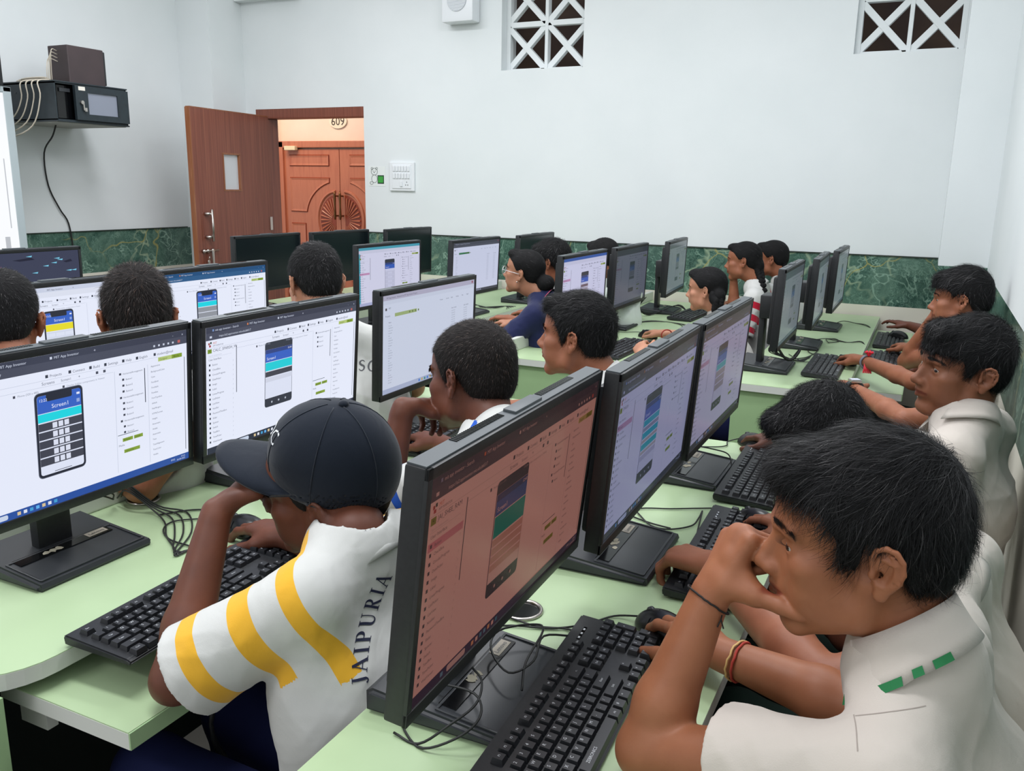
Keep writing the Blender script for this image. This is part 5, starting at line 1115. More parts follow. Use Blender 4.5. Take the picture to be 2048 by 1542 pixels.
# ---- boy with red bands
P4 = person('boy with thick black hair and a white polo with red sleeve bands, in profile', ((-.825, 2.115, 1.052), 2, -3, 0, .97), (-.745, 2.12, .94),
 [dict(sh=(-.735, 1.975, .895), el=(-.80, 1.90, .70), wr=(-1.0, 2.0, .785), hand=((-.9, .3, 0), (0, 0, 1), (.3, 1, 0)), sleeve=.8, flare=1.1),
  dict(sh=(-.70, 2.27, .90), el=(-.84, 2.34, .77), wr=(-1.06, 2.28, .79), hand=((-.95, -.1, 0), (0, 0, 1), (0, -1, 0)), sleeve=.6)],
 ((-.70, 2.12, .73), (-.69, 2.12, .46)), h=.0038, skin='mid', shirt=dict(mat=CL_R, stripes=1), hairspec=dict(n=9000, len=.030, w=.0009, lift=.7, top=.014, side=.005, front=.006, clump=.02, flow=comb_fwd), trousers=(26, 32, 72), collar=dict(r=.058, h=.028, drop=.044, gap=26), seed=7)
# ---- curly headed boy bending down, and the boy hidden behind the nearest head
def HS(**k): d = dict(n=3500, len=.024, w=.001, lift=.5, top=.011, side=.004, front=.003); d.update(k); return d
P5 = person('boy bending over his keyboard, only wavy wet looking hair and forehead showing', ((-.150, 1.745, .955), 30, 28, 0, .96), (-.045, 1.77, .88),
 [dict(sh=(-.005, 1.62, .82), el=(-.02, 1.58, .62), wr=(-.14, 1.74, .60), hand=((-.8, .6, 0), (0, 0, 1), (.4, .8, 0)), sleeve=.8),
  dict(sh=(.01, 1.90, .83), el=(-.14, 2.12, .785), wr=(-.292, 2.262, .79), hand=((-.7, .7, -.04), (0, 0, 1), (-.7, -.7, 0)), opts=dict(curl=(16, 26, 18), thumb=(.65, .6, -.35)), sleeve=.55)],
 ((.06, 1.76, .68), (.10, 1.76, .45)), h=.0038, skin='dark', shirt=dict(mat=CL_OFF), hairspec=dict(n=12000, len=.024, w=.0009, lift=.8, curl=7, top=.012, side=.003, front=.004, clump=.022), trousers=(24, 40, 34), collar=dict(r=.058, h=.028, drop=.042, gap=26), seed=8)
P5b = person('boy hidden behind the nearest boy\'s head, his hands on the next keyboard and mouse', ((-.005, 1.36, .93), 0, 28, 0, .93), (.07, 1.37, .87),
 [dict(sh=(.075, 1.22, .84), el=(-.055, 1.125, .785), wr=(-.272, 1.375, .812), hand=((-.8, .42, -.10), (.1, -.1, 1), (.5, .8, 0)), opts=dict(curl=(42, 50, 35), thumb=(.7, .5, -.4)), sleeve=.45, hs=1.15, g=1.1),
  dict(sh=(.11, 1.52, .85), el=(.0, 1.58, .79), wr=(-.165, 1.668, .79), hand=((-.78, .62, -.03), (0, 0, 1), (-.6, -.8, 0)), opts=dict(curl=(16, 26, 18), thumb=(.65, .6, -.35)), sleeve=.5)],
 ((.115, 1.37, .68), (.125, 1.37, .45)), h=.0038, skin='mid', shirt=dict(mat=CL_OFF), hairspec=HS(), trousers=(24, 40, 34), collar=dict(r=.056, h=.026, drop=.04, gap=26), seed=9)
P6 = person('smiling boy with a blunt fringe and open off-white collar, by the wall', ((.100, 2.185, 1.052), 27, -3, -5, .99), (.115, 2.165, .950),
 [dict(sh=(.095, 2.03, .885), el=(.075, 1.99, .63), wr=(-.05, 2.14, .60), hand=((-.8, .6, 0), (0, 0, 1), (.4, .8, 0)), sleeve=.85, flare=1.1),
  dict(sh=(.175, 2.31, .885), el=(.17, 2.45, .65), wr=(.0, 2.5, .64), hand=((-1, 0, 0), (0, 0, 1), (0, -1, 0)), sleeve=.8)],
 ((.13, 2.16, .72), (.12, 2.16, .46)), h=.0032, skin='p6', shirt=dict(mat=CL_OFF), hairspec=dict(n=12000, len=.036, w=.0008, lift=.6, top=.013, side=.003, front=.007, clump=.03, flow=comb_fwd, line=[(-.12, -.045), (-.085, -.068), (-.05, -.056), (-.03, -.018), (-.012, .02), (.006, .018), (.014, -.012), (.028, .0), (.045, .030), (.07, .036), (.13, .038)]), trousers=(24, 40, 34), collar=dict(r=.058, h=.030, drop=.046, gap=34, lift=.006), seed=10, fold=.007)
def x_pi(root, O, T, R, s, off):
    wr, el = V3(-.190, 3.58, .797), V3(.0, 3.24, .80); d = nrm(wr-el); GT = mat('grey_ribbon', (120, 122, 136), .6); RB = mat('red_ribbon', (220, 40, 60), .6); OR = mat('orange_thread', (226, 130, 40), .6)
    band(root, O, wr-d*.04, d, (.028, .026), .0045, GT, 'ribbon_band'); b = MB(); b.M = Matrix.Translation(O); c = wr-d*.045
    for a in range(9): q = nrm(V3(math.cos(a*.7), math.sin(a*.7)*.6, .9)); b.tube([tuple(c+V3(0, 0, .026)), tuple(c+V3(0, 0, .03)+q*.012), tuple(c+V3(0, 0, .03)+q*.022+V3(0, 0, -.004))], .0035, 5)
    b.build('red_tassel', RB, root); b = MB(); b.M = Matrix.Translation(O)
    for a in range(5): b.tube([tuple(c+V3(-.01+.004*a, -.024, 0)), tuple(c+V3(-.01+.005*a, -.034, -.02)), tuple(c+V3(-.012+.007*a, -.036, -.036))], .003, 5)
    b.build('hanging_threads', OR if 0 else RB, root); b = MB(); b.M = Matrix.Translation(O); b.tube([tuple(c+V3(.0, -.026, .01)), tuple(c+V3(.0, -.034, -.012))], .005, 6); b.build('bead', OR, root)
    wr, el = V3(-.185, 3.02, .80), V3(-.01, 2.66, .80); d = nrm(wr-el); band(root, O, wr-d*.02, d, (.028, .025), .008, BLACKG, 'watch_strap', wob=0); b = MB(); b.M = Matrix.Translation(O+Vector(tuple(wr-d*.02+V3(0, 0, .029)))) @ Matrix.Rotation(math.atan2(d[1], d[0]), 4, 'Z'); b.box((0, 0, 0), (.034, .036, .010), 0, .003); b.box((0, 0, .0055), (.026, .028, .002), 1, .0); b.build('watch_case', [STEEL, mat('watch_glass', (190, 196, 210), .1)], root)
P6b = person('boy hidden behind the smiling boy, reaching out with a watch and a red tasselled wristband', ((.125, 2.84, .955), 10, 8, 0, .88), (.14, 2.86, .87),
 [dict(sh=(.14, 2.70, .83), el=(-.01, 2.66, .80), wr=(-.185, 3.02, .80), hand=((-.42, .9, -.05), (0, 0, 1), (.9, .4, 0)), opts=dict(curl=(14, 18, 12), thumb=(.5, .8, 0)), sleeve=.5, hs=1.15),
  dict(sh=(.165, 3.02, .84), el=(.0, 3.24, .80), wr=(-.190, 3.58, .797), hand=((-.5, .85, -.03), (0, 0, 1), (-.85, -.5, 0)), opts=dict(curl=(16, 26, 18), thumb=(.65, .6, -.35)), sleeve=.5, hs=1.15)],
 ((.125, 2.87, .68), (.125, 2.87, .46)), h=.0045, skin='mid', shirt=dict(mat=CL_OFF2), hairspec=HS(), trousers=(24, 40, 34), extra=x_pi, collar=dict(r=.055, h=.026, drop=.04, gap=26), seed=11)
P7 = person('boy with swept hair resting his cheek on his fist near the corner pillar', ((.122, 3.49, 1.068), -6, 2, 2, .93), (.14, 3.50, .955),
 [dict(sh=(.15, 3.35, .905), el=(-.035, 3.66, .795), wr=(.030, 3.56, .965), hand=((.25, -.1, .9), (-.8, .1, .3), (0, -1, 0)), opts=dict(curl=(75, 80, 50)), sleeve=.4),
  dict(sh=(.165, 3.66, .905), el=(.06, 3.95, .775), wr=(-.03, 4.15, .77), hand=((-.45, .9, 0), (0, 0, 1), (-.9, -.4, 0)), sleeve=.5)],
 ((.125, 3.5, .72), (.125, 3.5, .46)), h=.005, skin='mid', shirt=dict(mat=CL_OFF2), hairspec=HS(n=3500, len=.045, w=.0012, top=.020, side=.008, front=.012, lift=.5, clump=.03, flow=comb_fwd, line=[(-.12, -.045), (-.085, -.058), (-.05, -.045), (-.03, .0), (-.012, .03), (.006, .028), (.02, .012), (.036, .030), (.052, .045), (.080, .045), (.13, .045)]), trousers=(24, 40, 34), collar=dict(r=.058, h=.028, drop=.042, gap=26), seed=12)
# a hand on the last mouse by the pillar belongs to one more boy, out of sight behind the others
P8 = person('boy almost out of sight by the pillar, only his hand on the last mouse showing', ((.135, 4.06, .955), 0, 5, 0, .86), (.14, 4.07, .87),
 [dict(sh=(.16, 3.93, .84), el=(.10, 4.0, .70), wr=(.0, 4.1, .68), hand=((-1, 0, 0), (0, 0, 1), (0, 1, 0)), sleeve=.7),
  dict(sh=(.17, 4.2, .85), el=(.06, 4.5, .79), wr=(-.05, 4.66, .80), hand=((-.75, .5, .1), (0, 0, 1), (-.6, -.8, 0)), opts=dict(curl=(5, 20, 20)), sleeve=.5)],
 ((.125, 4.08, .7), (.125, 4.08, .46)), h=.006, skin='dark', shirt=dict(mat=CL_OFF2), hairspec=HS(n=600), trousers=(24, 40, 34), strand_detail=.4, seed=13)
# ---- boys on the left row
B1 = person('boy with cropped dark hair seen from behind before the yellow banner screen', ((-1.905, 1.245, 1.118), -38, 6, 4, .96), (-1.82, 1.21, 1.0),
 [dict(sh=(-1.85, 1.06, .95), el=(-1.98, 1.1, .79), wr=(-2.1, 1.25, .79), hand=((-.8, .6, 0), (0, 0, 1), (.3, 1, 0)), sleeve=.6), dict(sh=(-1.72, 1.32, .95), el=(-1.80, 1.46, .79), wr=(-1.98, 1.56, .79), hand=((-.8, .5, 0), (0, 0, 1), (-.3, -1, 0)), sleeve=.6)],
 ((-1.78, 1.19, .78), (-1.76, 1.18, .46)), h=.0045, skin='mid', shirt=dict(mat=CL_WH), hairspec=dict(n=9000, len=.014, w=.0008, lift=.8, top=.010, side=.003), trousers=(26, 32, 72), collar=dict(r=.058, h=.028, drop=.042, gap=26), seed=14)
B2 = person('boy with tousled brownish hair seen from behind, between the two bright screens', ((-1.63, 1.385, 1.128), -34, 10, 1, .96), (-1.56, 1.345, 1.01),
 [dict(sh=(-1.60, 1.21, .95), el=(-1.66, 1.14, .79), wr=(-1.86, 1.22, .79), hand=((-.9, .4, 0), (0, 0, 1), (.3, 1, 0)), sleeve=.55), dict(sh=(-1.48, 1.43, .95), el=(-1.485, 1.235, .795), wr=(-1.66, 1.30, .80), hand=((-.9, .3, 0), (0, 0, 1), (-.3, -1, 0)), sleeve=.35, g=1.15)],
 ((-1.60, 1.33, .78), (-1.66, 1.33, .46)), h=.0045, skin='mid', shirt=dict(mat=CL_WH), hairspec=dict(n=10000, len=.022, w=.0008, lift=1.1, top=.016, side=.005, mat=HAIRB, rough=.005), trousers=(26, 32, 72), collar=dict(r=.058, h=.028, drop=.042, gap=26), seed=15)
def t_sch(project): project('lettering', arc_text('R SCH', .030, .26, 100, (-.045, -.25), .14), (-1.42, 2.02, .90), (.88, .47, 0), (-.08, .1, .99), (.46, -.86, .15), INKG)
B3 = person('boy in a white shirt lettered across the back, head turned towards the door', ((-1.655, 2.06, 1.148), -30, 10, 0, .96), (-1.58, 2.02, 1.03),
 [dict(sh=(-1.62, 1.87, .97), el=(-1.74, 1.90, .79), wr=(-1.90, 2.05, .79), hand=((-.8, .6, 0), (0, 0, 1), (.3, 1, 0)), sleeve=.7), dict(sh=(-1.46, 2.14, .96), el=(-1.46, 2.30, .80), wr=(-1.66, 2.40, .79), hand=((-.9, .3, 0), (0, 0, 1), (-.3, -1, 0)), sleeve=.75)],
 ((-1.50, 2.02, .78), (-1.50, 2.02, .46)), h=.0045, skin='fair', shirt=dict(mat=PINK, text=t_sch), hairspec=dict(n=8000, len=.024, w=.0009, lift=.6, top=.011, side=.004, clump=.02, curl=3), trousers=(26, 32, 72), collar=dict(r=.058, h=.028, drop=.042, gap=26), seed=16, wide=1.15)
# ---- girls by the marble wall
def braid(root, O, T, R, s, pts, r=.019, seed=1):
    P = smoothpath([tuple(p) for p in pts], 8); b = MB(); b.M = Matrix.Translation(O); N_ = len(P)
    for i in range(0, N_, 1):
        p = P[i]; t = (P[min(i+1, N_-1)]-P[max(i-1, 0)]).normalized(); x = t.orthogonal().normalized(); k = (-1)**i; rr = r*(1-.55*i/N_)*s
        bm = bmesh.new(); bmesh.ops.create_uvsphere(bm, u_segments=10, v_segments=6, radius=1)
        M_ = Matrix.Translation(p+x*k*rr*.45) @ t.to_track_quat('Z', 'Y').to_matrix().to_4x4() @ Matrix.Rotation(k*.6, 4, 'X')
        for v in bm.verts: v.co = M_ @ Vector((v.co.x*rr*.8, v.co.y*rr*.7, v.co.z*rr*1.25))
        b.bm(bm)
    return b.build('braid', HAIR, root, smooth=True)
def bun(F, T, s, R): F.ell(T((-.125, 0, -.035)), np.array((.045, .052, .045))*s, R, .012)
def x_g1(root, O, T, R, s, off):
    b = MB(); b.M = Matrix.Translation(O)
    for y in (1, -1):
        c = V3(.104, y*.034, -.004); b.tube([tuple(T(c+V3(-.004*abs(math.cos(a)), .024*math.cos(a), .020*math.sin(a)))) for a in (2*PI*i/20 for i in range(20))], .0016, 5, closed=True); b.tube([tuple(T((.098, y*.058, .002))), tuple(T((.05, y*.074, .002))), tuple(T((-.002, y*.079, .0)))], .0016, 5)
    b.tube([tuple(T((.105, -.011, -.002))), tuple(T((.108, 0, .002))), tuple(T((.105, .011, -.002)))], .0014, 5); b.build('glasses', mat('clear_frame', (206, 204, 208), .2), root, smooth=True)
    b = MB(); b.M = Matrix.Translation(O); b.sphere(T((.002, .080, -.042)), (.0035,)*3, 0, 8, 6); b.build('earring', STEEL, root, smooth=True)
def t_nat(project): project('lettering', [(v, f) for v, f in line_text('NATIONAL', .030, math.radians(52), (-.06, -.07))], (-1.42, 3.38, .83), (.9, .43, 0), (0, 0, 1), (.42, -.9, .1), INKY)
CR = mat('collar_red_line', (206, 70, 110), .8); GL_ = HL_GIRL
G1 = person('girl in clear glasses and a navy polo with yellow lettering, hair in a low bun', ((-1.65, 3.54, 1.062), 2, -8, -2, .88), (-1.565, 3.55, .955),
 [dict(sh=(-1.545, 3.41, .885), el=(-1.68, 3.30, .72), wr=(-1.85, 3.4, .73), hand=((-1, .2, 0), (0, 0, 1), (0, 1, 0)), sleeve=.8, flare=1.1), dict(sh=(-1.50, 3.70, .89), el=(-1.62, 3.82, .76), wr=(-1.82, 3.8, .78), hand=((-1, 0, 0), (0, 0, 1), (0, -1, 0)), sleeve=.6)],
 ((-1.50, 3.54, .74), (-1.48, 3.54, .46)), h=.005, skin='fair', shirt=dict(mat=CL_N, text=t_nat), hairspec=HS(n=2500, len=.03, w=.0008, lift=.2, top=.004, side=.004, line=GL_, flow=comb_back, extra=bun), trousers=(26, 32, 72), extra=x_g1, collar=dict(r=.055, h=.026, drop=.036, gap=26, line=[(CR, (.6, .8, .05, .6)), (INKG, (.86, .98, .05, .6))]), seed=17)
G2 = person('pupil with curly black hair and a red and white top, behind the girl in glasses', ((-1.655, 3.86, 1.085), 0, 8, 0, .88), (-1.58, 3.86, .97),
 [dict(sh=(-1.55, 3.74, .90), el=(-1.7, 3.74, .78), wr=(-1.88, 3.85, .79), hand=((-1, .2, 0), (0, 0, 1), (0, 1, 0)), sleeve=.6), dict(sh=(-1.53, 4.0, .91), el=(-1.66, 4.1, .78), wr=(-1.86, 4.1, .79), hand=((-1, 0, 0), (0, 0, 1), (0, -1, 0)), sleeve=.6)],
 ((-1.52, 3.87, .76), (-1.5, 3.87, .46)), h=.0055, skin='mid', shirt=dict(mat=CL_R, stripes=1), hairspec=HS(n=3500, len=.03, w=.0012, lift=.9, curl=9, top=.018, side=.014, clump=.02), trousers=(26, 32, 72), collar=dict(r=.055, h=.026, drop=.036, gap=26), seed=18)
G3 = person('dark haired girl in green and white mostly hidden behind the blue titled monitor', ((-1.52, 4.22, 1.085), -20, 8, 0, .88), (-1.45, 4.22, .97),
 [dict(sh=(-1.44, 4.08, .90), el=(-1.6, 4.1, .78), wr=(-1.78, 4.2, .79), hand=((-1, .2, 0), (0, 0, 1), (0, 1, 0)), sleeve=.6), dict(sh=(-1.40, 4.36, .90), el=(-1.52, 4.45, .78), wr=(-1.72, 4.45, .79), hand=((-1, 0, 0), (0, 0, 1), (0, -1, 0)), sleeve=.6)],
 ((-1.42, 4.22, .76), (-1.40, 4.22, .46)), h=.0055, skin='mid', shirt=dict(mat=clothmat('green_white_cloth', (196, 206, 198), None)), hairspec=HS(n=1200, w=.001, lift=.2, top=.006, side=.006, line=GL_, flow=comb_back), trousers=(26, 32, 72), seed=19, strand_detail=.4)
def x_g4(root, O, T, R, s, off):
    braid(root, O, T, R, s, [T((-.06, .06, -.03)), T((-.08, .075, -.06)), T((-.07, .08, -.10)), T((-.075, .085, -.14))], .030); band(root, O, V3(-1.03, 3.75, .797), nrm(V3(-.6, .8, 0)), (.026, .024), .003, mat('dark_red_band', (150, 50, 40), .7), 'wristband')
G4 = person('girl with looped braids and a dark red wristband, looking at the dimmed monitor', ((-.889, 3.867, 1.002), -2, 2, -2, .84), (-.815, 3.865, .89),
 [dict(sh=(-.80, 3.74, .835), el=(-.86, 3.42, .795), wr=(-.985, 3.22, .80), hand=((-.35, .75, .35), (-.5, -.3, .8), (.8, .5, 0)), opts=dict(curl=(35, 45, 30)), sleeve=.4), dict(sh=(-.78, 3.99, .84), el=(-.86, 3.78, .79), wr=(-1.06, 3.79, .795), hand=((-.8, .65, -.03), (0, 0, 1), (-.7, -.7, 0)), opts=dict(curl=(16, 26, 18)), sleeve=.4)],
 ((-.76, 3.865, .68), (-.74, 3.865, .45)), h=.005, skin='fair', shirt=dict(mat=CL_OFF2), hairspec=HS(n=2500, len=.03, w=.0008, lift=.16, top=.006, side=.006, line=GL_, flow=comb_back, extra=lambda F, T, s, R: F.ell(T((-.075, .05, -.03)), np.array((.038, .035, .045))*s, R, .01)), trousers=(26, 32, 72), extra=x_g4, collar=dict(r=.053, h=.024, drop=.036, gap=26), seed=20)
G5 = person('girl in red banded white polo with a long braid down her back', ((-.892, 4.69, 1.072), 2, 2, 2, .87), (-.815, 4.69, .955),
 [dict(sh=(-.80, 4.545, .895), el=(-.835, 4.47, .69), wr=(-.98, 4.60, .72), hand=((-.9, .4, 0), (0, 0, 1), (.3, 1, 0)), sleeve=.92, flare=1.15), dict(sh=(-.77, 4.82, .90), el=(-.93, 4.72, .80), wr=(-.94, 4.70, .965), hand=((-.1, 0, 1), (-1, 0, 0), (0, -1, 0)), opts=dict(curl=(60, 70, 50)), sleeve=.5)],
 ((-.76, 4.69, .74), (-.74, 4.69, .46)), h=.005, skin='mid', shirt=dict(mat=CL_R, stripes=1), hairspec=HS(n=2500, len=.03, w=.0008, lift=.16, top=.006, side=.006, line=GL_, flow=comb_back, extra=lambda F, T, s, R: F.ell(T((-.09, .01, -.03)), np.array((.035, .035, .05))*s, R, .015)), trousers=(26, 32, 72),
 extra=lambda root, O, T, R, s, off: braid(root, O, T, R, s, [T((-.09, .02, -.04)), T((-.115, .04, -.10)), V3(-.745, 4.585, .90), V3(-.70, 4.57, .80), V3(-.675, 4.57, .70)], .024), collar=dict(r=.056, h=.026, drop=.042, gap=26), seed=21)
G6 = person('girl behind the braided girl, white shirt with a yellow shoulder stripe', ((-.80, 5.02, 1.068), 0, 4, 0, .86), (-.73, 5.02, .955),
 [dict(sh=(-.70, 4.88, .895), el=(-.78, 4.84, .72), wr=(-.95, 4.92, .78), hand=((-.9, .3, 0), (0, 0, 1), (.3, 1, 0)), sleeve=.7), dict(sh=(-.69, 5.14, .895), el=(-.80, 5.15, .76), wr=(-.98, 5.12, .79), hand=((-.9, 0, 0), (0, 0, 1), (0, -1, 0)), sleeve=.6)],
 ((-.68, 5.02, .74), (-.66, 5.02, .46)), h=.0055, skin='mid', shirt=dict(mat=CL_Y, stripes=1), hairspec=HS(n=1200, w=.001, lift=.16, top=.006, side=.006, line=GL_, flow=comb_back), trousers=(26, 32, 72), seed=22, strand_detail=.4,
 extra=lambda root, O, T, R, s, off: braid(root, O, T, R, s, [T((-.09, .02, -.04)), V3(-.68, 4.93, .93), V3(-.65, 4.90, .84), V3(-.64, 4.88, .74)], .022))
# ---------------------------------------------------------------- keyboards, mice, cables
U_ = .0188
def keylist():
    """(x along the length, depth from the rear, width in units, label, height units)"""
    K = []; x0 = -.209; d0 = -.048
    fr = [('Esc', 0)]+[('F%d' % (i+1), 2+i+.5*(i >= 4)+.5*(i >= 8)) for i in range(12)]
    for t, u in fr: K.append((x0+u*U_, d0, 1, t))
    r = list('`1234567890-=')+['<-']
    for i, t in enumerate(r): K.append((x0+i*U_, d0+.024, 1 if i < 13 else 2, t))
    K.append((x0, d0+.024+U_, 1.5, 'Tab'))
    for i, t in enumerate('QWERTYUIOP[]\\'): K.append((x0+(1.5+i)*U_, d0+.024+U_, 1 if i < 12 else 1.5, t))
    K.append((x0, d0+.024+2*U_, 1.75, 'Caps'))
    for i, t in enumerate("ASDFGHJKL;'"): K.append((x0+(1.75+i)*U_, d0+.024+2*U_, 1, t))
    K.append((x0+12.75*U_, d0+.024+2*U_, 2.25, 'Enter')); K.append((x0, d0+.024+3*U_, 2.25, 'Shift'))
    for i, t in enumerate('ZXCVBNM,./'): K.append((x0+(2.25+i)*U_, d0+.024+3*U_, 1, t))
    K.append((x0+12.25*U_, d0+.024+3*U_, 2.75, 'Shift'))
    x = 0
    for t, w in (('Ctrl', 1.25), ('#', 1.25), ('Alt', 1.25), ('ZEBRONICS', 6.25), ('Alt', 1.25), ('#', 1.25), ('=', 1.25), ('Ctrl', 1.25)): K.append((x0+x*U_, d0+.024+4*U_, w, t)); x += w
    xn = x0+15*U_+.008
    for i, t in enumerate(('Prt', 'Scr', 'Brk')): K.append((xn+i*U_, d0, 1, t))
    for j, row in enumerate((('Ins', 'Hm', 'Pu'), ('Del', 'End', 'Pd'))):
        for i, t in enumerate(row): K.append((xn+i*U_, d0+.024+j*U_, 1, t))
    K.append((xn+U_, d0+.024+3*U_, 1, '^'))
    for i, t in enumerate('<v>'): K.append((xn+i*U_, d0+.024+4*U_, 1, t))
    xp = xn+3*U_+.008
    for j, row in enumerate((('Nm', '/', '*', '-'), '789', '456', '123')):
        for i, t in enumerate(row): K.append((xp+i*U_, d0+.024+j*U_, 1, t))
    K += [(xp, d0+.024+4*U_, 2, '0'), (xp+2*U_, d0+.024+4*U_, 1, '.'), (xp+3*U_, d0+.024+1.5*U_, 1, '+'), (xp+3*U_, d0+.024+3.5*U_, 1, 'Ent')]
    return K
KEYS = keylist(); KD = {}; KMERGE = {}
def key_mesh(b, cx, cd, w, t, tall, z0=.0):
    hw, hd = (w*U_-.0022)/2, (U_-.0022)/2*(1.95 if tall else 1); tw, td = hw-.0022, hd-.002
    vs = [(cd+sx*hd, cx+sy*hw, z0) for sx, sy in ((-1, -1), (1, -1), (1, 1), (-1, 1))]+[(cd+sx*td-.0006, cx+sy*tw, z0+.0075) for sx, sy in ((-1, -1), (1, -1), (1, 1), (-1, 1))]
    b.add(vs, [(0, 1, 5, 4), (1, 2, 6, 5), (2, 3, 7, 6), (3, 0, 4, 7), (4, 5, 6, 7), (3, 2, 1, 0)], 0)
    sz = .0062 if len(t) == 1 else .0044; 
    if t == 'ZEBRONICS': sz = .0062
    v, f = text_geo(t); wt = max([p[0] for p in v] or [0])*sz; ox = -wt/2 if len(t) > 1 else -tw*.55
    if t == 'ZEBRONICS': ox = -tw*.75
    b.add([(cd-.0006-y*sz+(.001 if len(t) > 1 else -.0005), cx+ox+x*sz, z0+.0077) for x, y in v], f, 1)
def keyboard(x, y, z, rot, label, full=False):
    o = empty('keyboard', (x, y, z), rot, label, 'keyboard', 'black keyboards')
    if 'body' not in KD:
        b = MB(); prof = [(-.068, .016), (-.066, .020), (.060, .0105), (.068, .007), (.066, .001), (-.066, .004)]; bm = bmesh.new(); vs = [[bm.verts.new((p[0], s_*.2225, p[1])) for p in prof] for s_ in (-1, 1)]; n = len(prof)
        bm.faces.new(vs[0]); bm.faces.new(vs[1][::-1])
        for i in range(n): bm.faces.new((vs[0][i], vs[1][i], vs[1][(i+1) % n], vs[0][(i+1) % n]))
        bmesh.ops.recalc_face_normals(bm, faces=bm.faces[:]); bmesh.ops.bevel(bm, geom=bm.edges[:], offset=.0022, segments=2, affect='EDGES'); b.bm(bm); KD['body'] = b.build('body', BLACK, o)
        b = MB(); b.M = Matrix.Translation((-.048, .165, .0175)) @ Matrix.Rotation(.075, 4, 'Y'); b.box((0, 0, .001), (.005, .042, .0012)); 
        for k in range(3): b.box((0, -.013+.013*k, .0018), (.003, .005, .0008), 1)
        KD['lights'] = b.build('indicator_strip', [GLOSSB, LEGEND], o)
    else:
        for k in ('body', 'lights'): p = KD[k].copy(); COL.objects.link(p); p.parent = o
    tilt = Matrix.Translation((0, 0, .0135)) @ Matrix.Rotation(.075, 4, 'Y')
    if full:
        for i, (kx, kd, w, t) in enumerate(KEYS):
            tall = t in ('+', 'Ent')
            if i not in KD: b = MB(); key_mesh(b, 0, 0, w, t, tall); KD[i] = b.build('key', [KEYM, LEGEND], o); p = KD[i]
            else: p = KD[i].copy(); COL.objects.link(p); p.parent = o
            p.matrix_local = tilt @ Matrix.Translation((kd+U_/2-.004, kx+w*U_/2, .0012))
    elif 'k' not in KMERGE:
        b = MB()
        for kx, kd, w, t in KEYS: key_mesh(b, kx+w*U_/2, kd+U_/2-.004, w, t, t in ('+', 'Ent'))
        KMERGE['k'] = b.build('keys', [KEYM, LEGEND], o); KMERGE['k'].matrix_local = tilt; 
    else: p = KMERGE['k'].copy(); COL.objects.link(p); p.parent = o
    return o
keyboard(-.361, .968, .7505, .05, 'nearest black keyboard, lying before the pinkish screen', True)
keyboard(-1.052, .985, .7505, .045, 'black keyboard hanging over the shelf edge under the arm of the boy in the cap', True)
keyboard(-.290, 1.565, .7505, .03, 'black keyboard under the hand beside the grey blue screen', True)
keyboard(-.318, 2.075, .7505, .02, 'black keyboard at the far end of the near desk', True)
keyboard(-1.215, 2.02, .7505, .08, 'black keyboard behind the boy with blue bands, before the pale list screen')
keyboard(-.325, 3.58, .7505, 0, 'black keyboard between the hands with the watch and the red tassel')
keyboard(-.135, 4.09, .7005, .0, 'black keyboard on the pulled out shelf, beside the raised elbow')
keyboard(-.135, 4.70, .7005, .0, 'black keyboard on the far end of the pulled out shelf')
keyboard(-1.165, 3.52, .7505, -.03, 'black keyboard under the hand of the girl with looped braids')
keyboard(-1.165, 4.72, .7505, -.05, 'black keyboard resting against the foot of the slim edge on monitor')
keyboard(-2.08, 3.58, .7505, 0, 'black keyboard before the cyan framed screen')
MS = {}
def mouse(x, y, z, rot, label):
    o = empty('computer_mouse', (x, y, z), rot, label, 'mouse', 'black computer mice')
    if not MS:
        F = Field((-.07, -.05, -.005), (.07, .05, .05), .0022); F.ell((0.004, 0, .002), (.054, .031, .036), None, .001); F.ell((-.02, 0, .0), (.036, .029, .026), None, .01); F.plane((0, 0, .001), (0, 0, -1), F.lo, F.lo+F.n*F.h, .002)
        v, f = F.mesh(); MS['body'] = link('body', mesh_np('mouse_body', v, f), mat('mouse_black', (16, 17, 19), .3), o)
        b = MB(); b.cyl((-.030, -.003, .026), (-.030, .003, .026), .008, n=14); MS['wheel'] = b.build('scroll_wheel', BLACKG, o, smooth=True)
        b = MB(); b.tube([(-.052, 0, .009), (-.044, 0, .0205), (-.03, 0, .0295), (-.012, 0, .036)], .0006, 4); b.tube([(-.012, -.029, .016), (-.012, -.022, .027), (-.012, 0, .0365), (-.012, .022, .027), (-.012, .029, .016)], .0006, 4); MS['seam'] = b.build('button_seam', GLOSSB, o)
    else:
        for p in list(MS.values()): q = p.copy(); COL.objects.link(q); q.parent = o
    return o
mouse(-.312, 1.222, .7505, -.5, 'mouse under the fingers of the nearest boy')
mouse(-1.178, 1.222, .7505, -.1, 'mouse under the hand of the boy in the cap')
mouse(-.262, 1.752, .7505, -.6, 'mouse held just past the nearest boy\'s fringe')
mouse(-.378, 2.338, .7505, -.7, 'mouse held at the far corner of the near desk')
mouse(-.262, 3.72, .7505, -.8, 'mouse held by the hand with the red tasselled wristband')
mouse(-.10, 4.285, .7005, -.8, 'mouse under the hand beside the raised elbow')
mouse(-.10, 4.80, .7125, -.6, 'mouse below the spread fingers near the marble wall')
mouse(-1.165, 3.905, .7505, -.5, 'mouse under the hand with the dark red wristband')
z_ = .7535
def cb(name, paths, label, r=.0017, n=6): return cable(name, paths, r, CABLE, label, group=None, n=n)
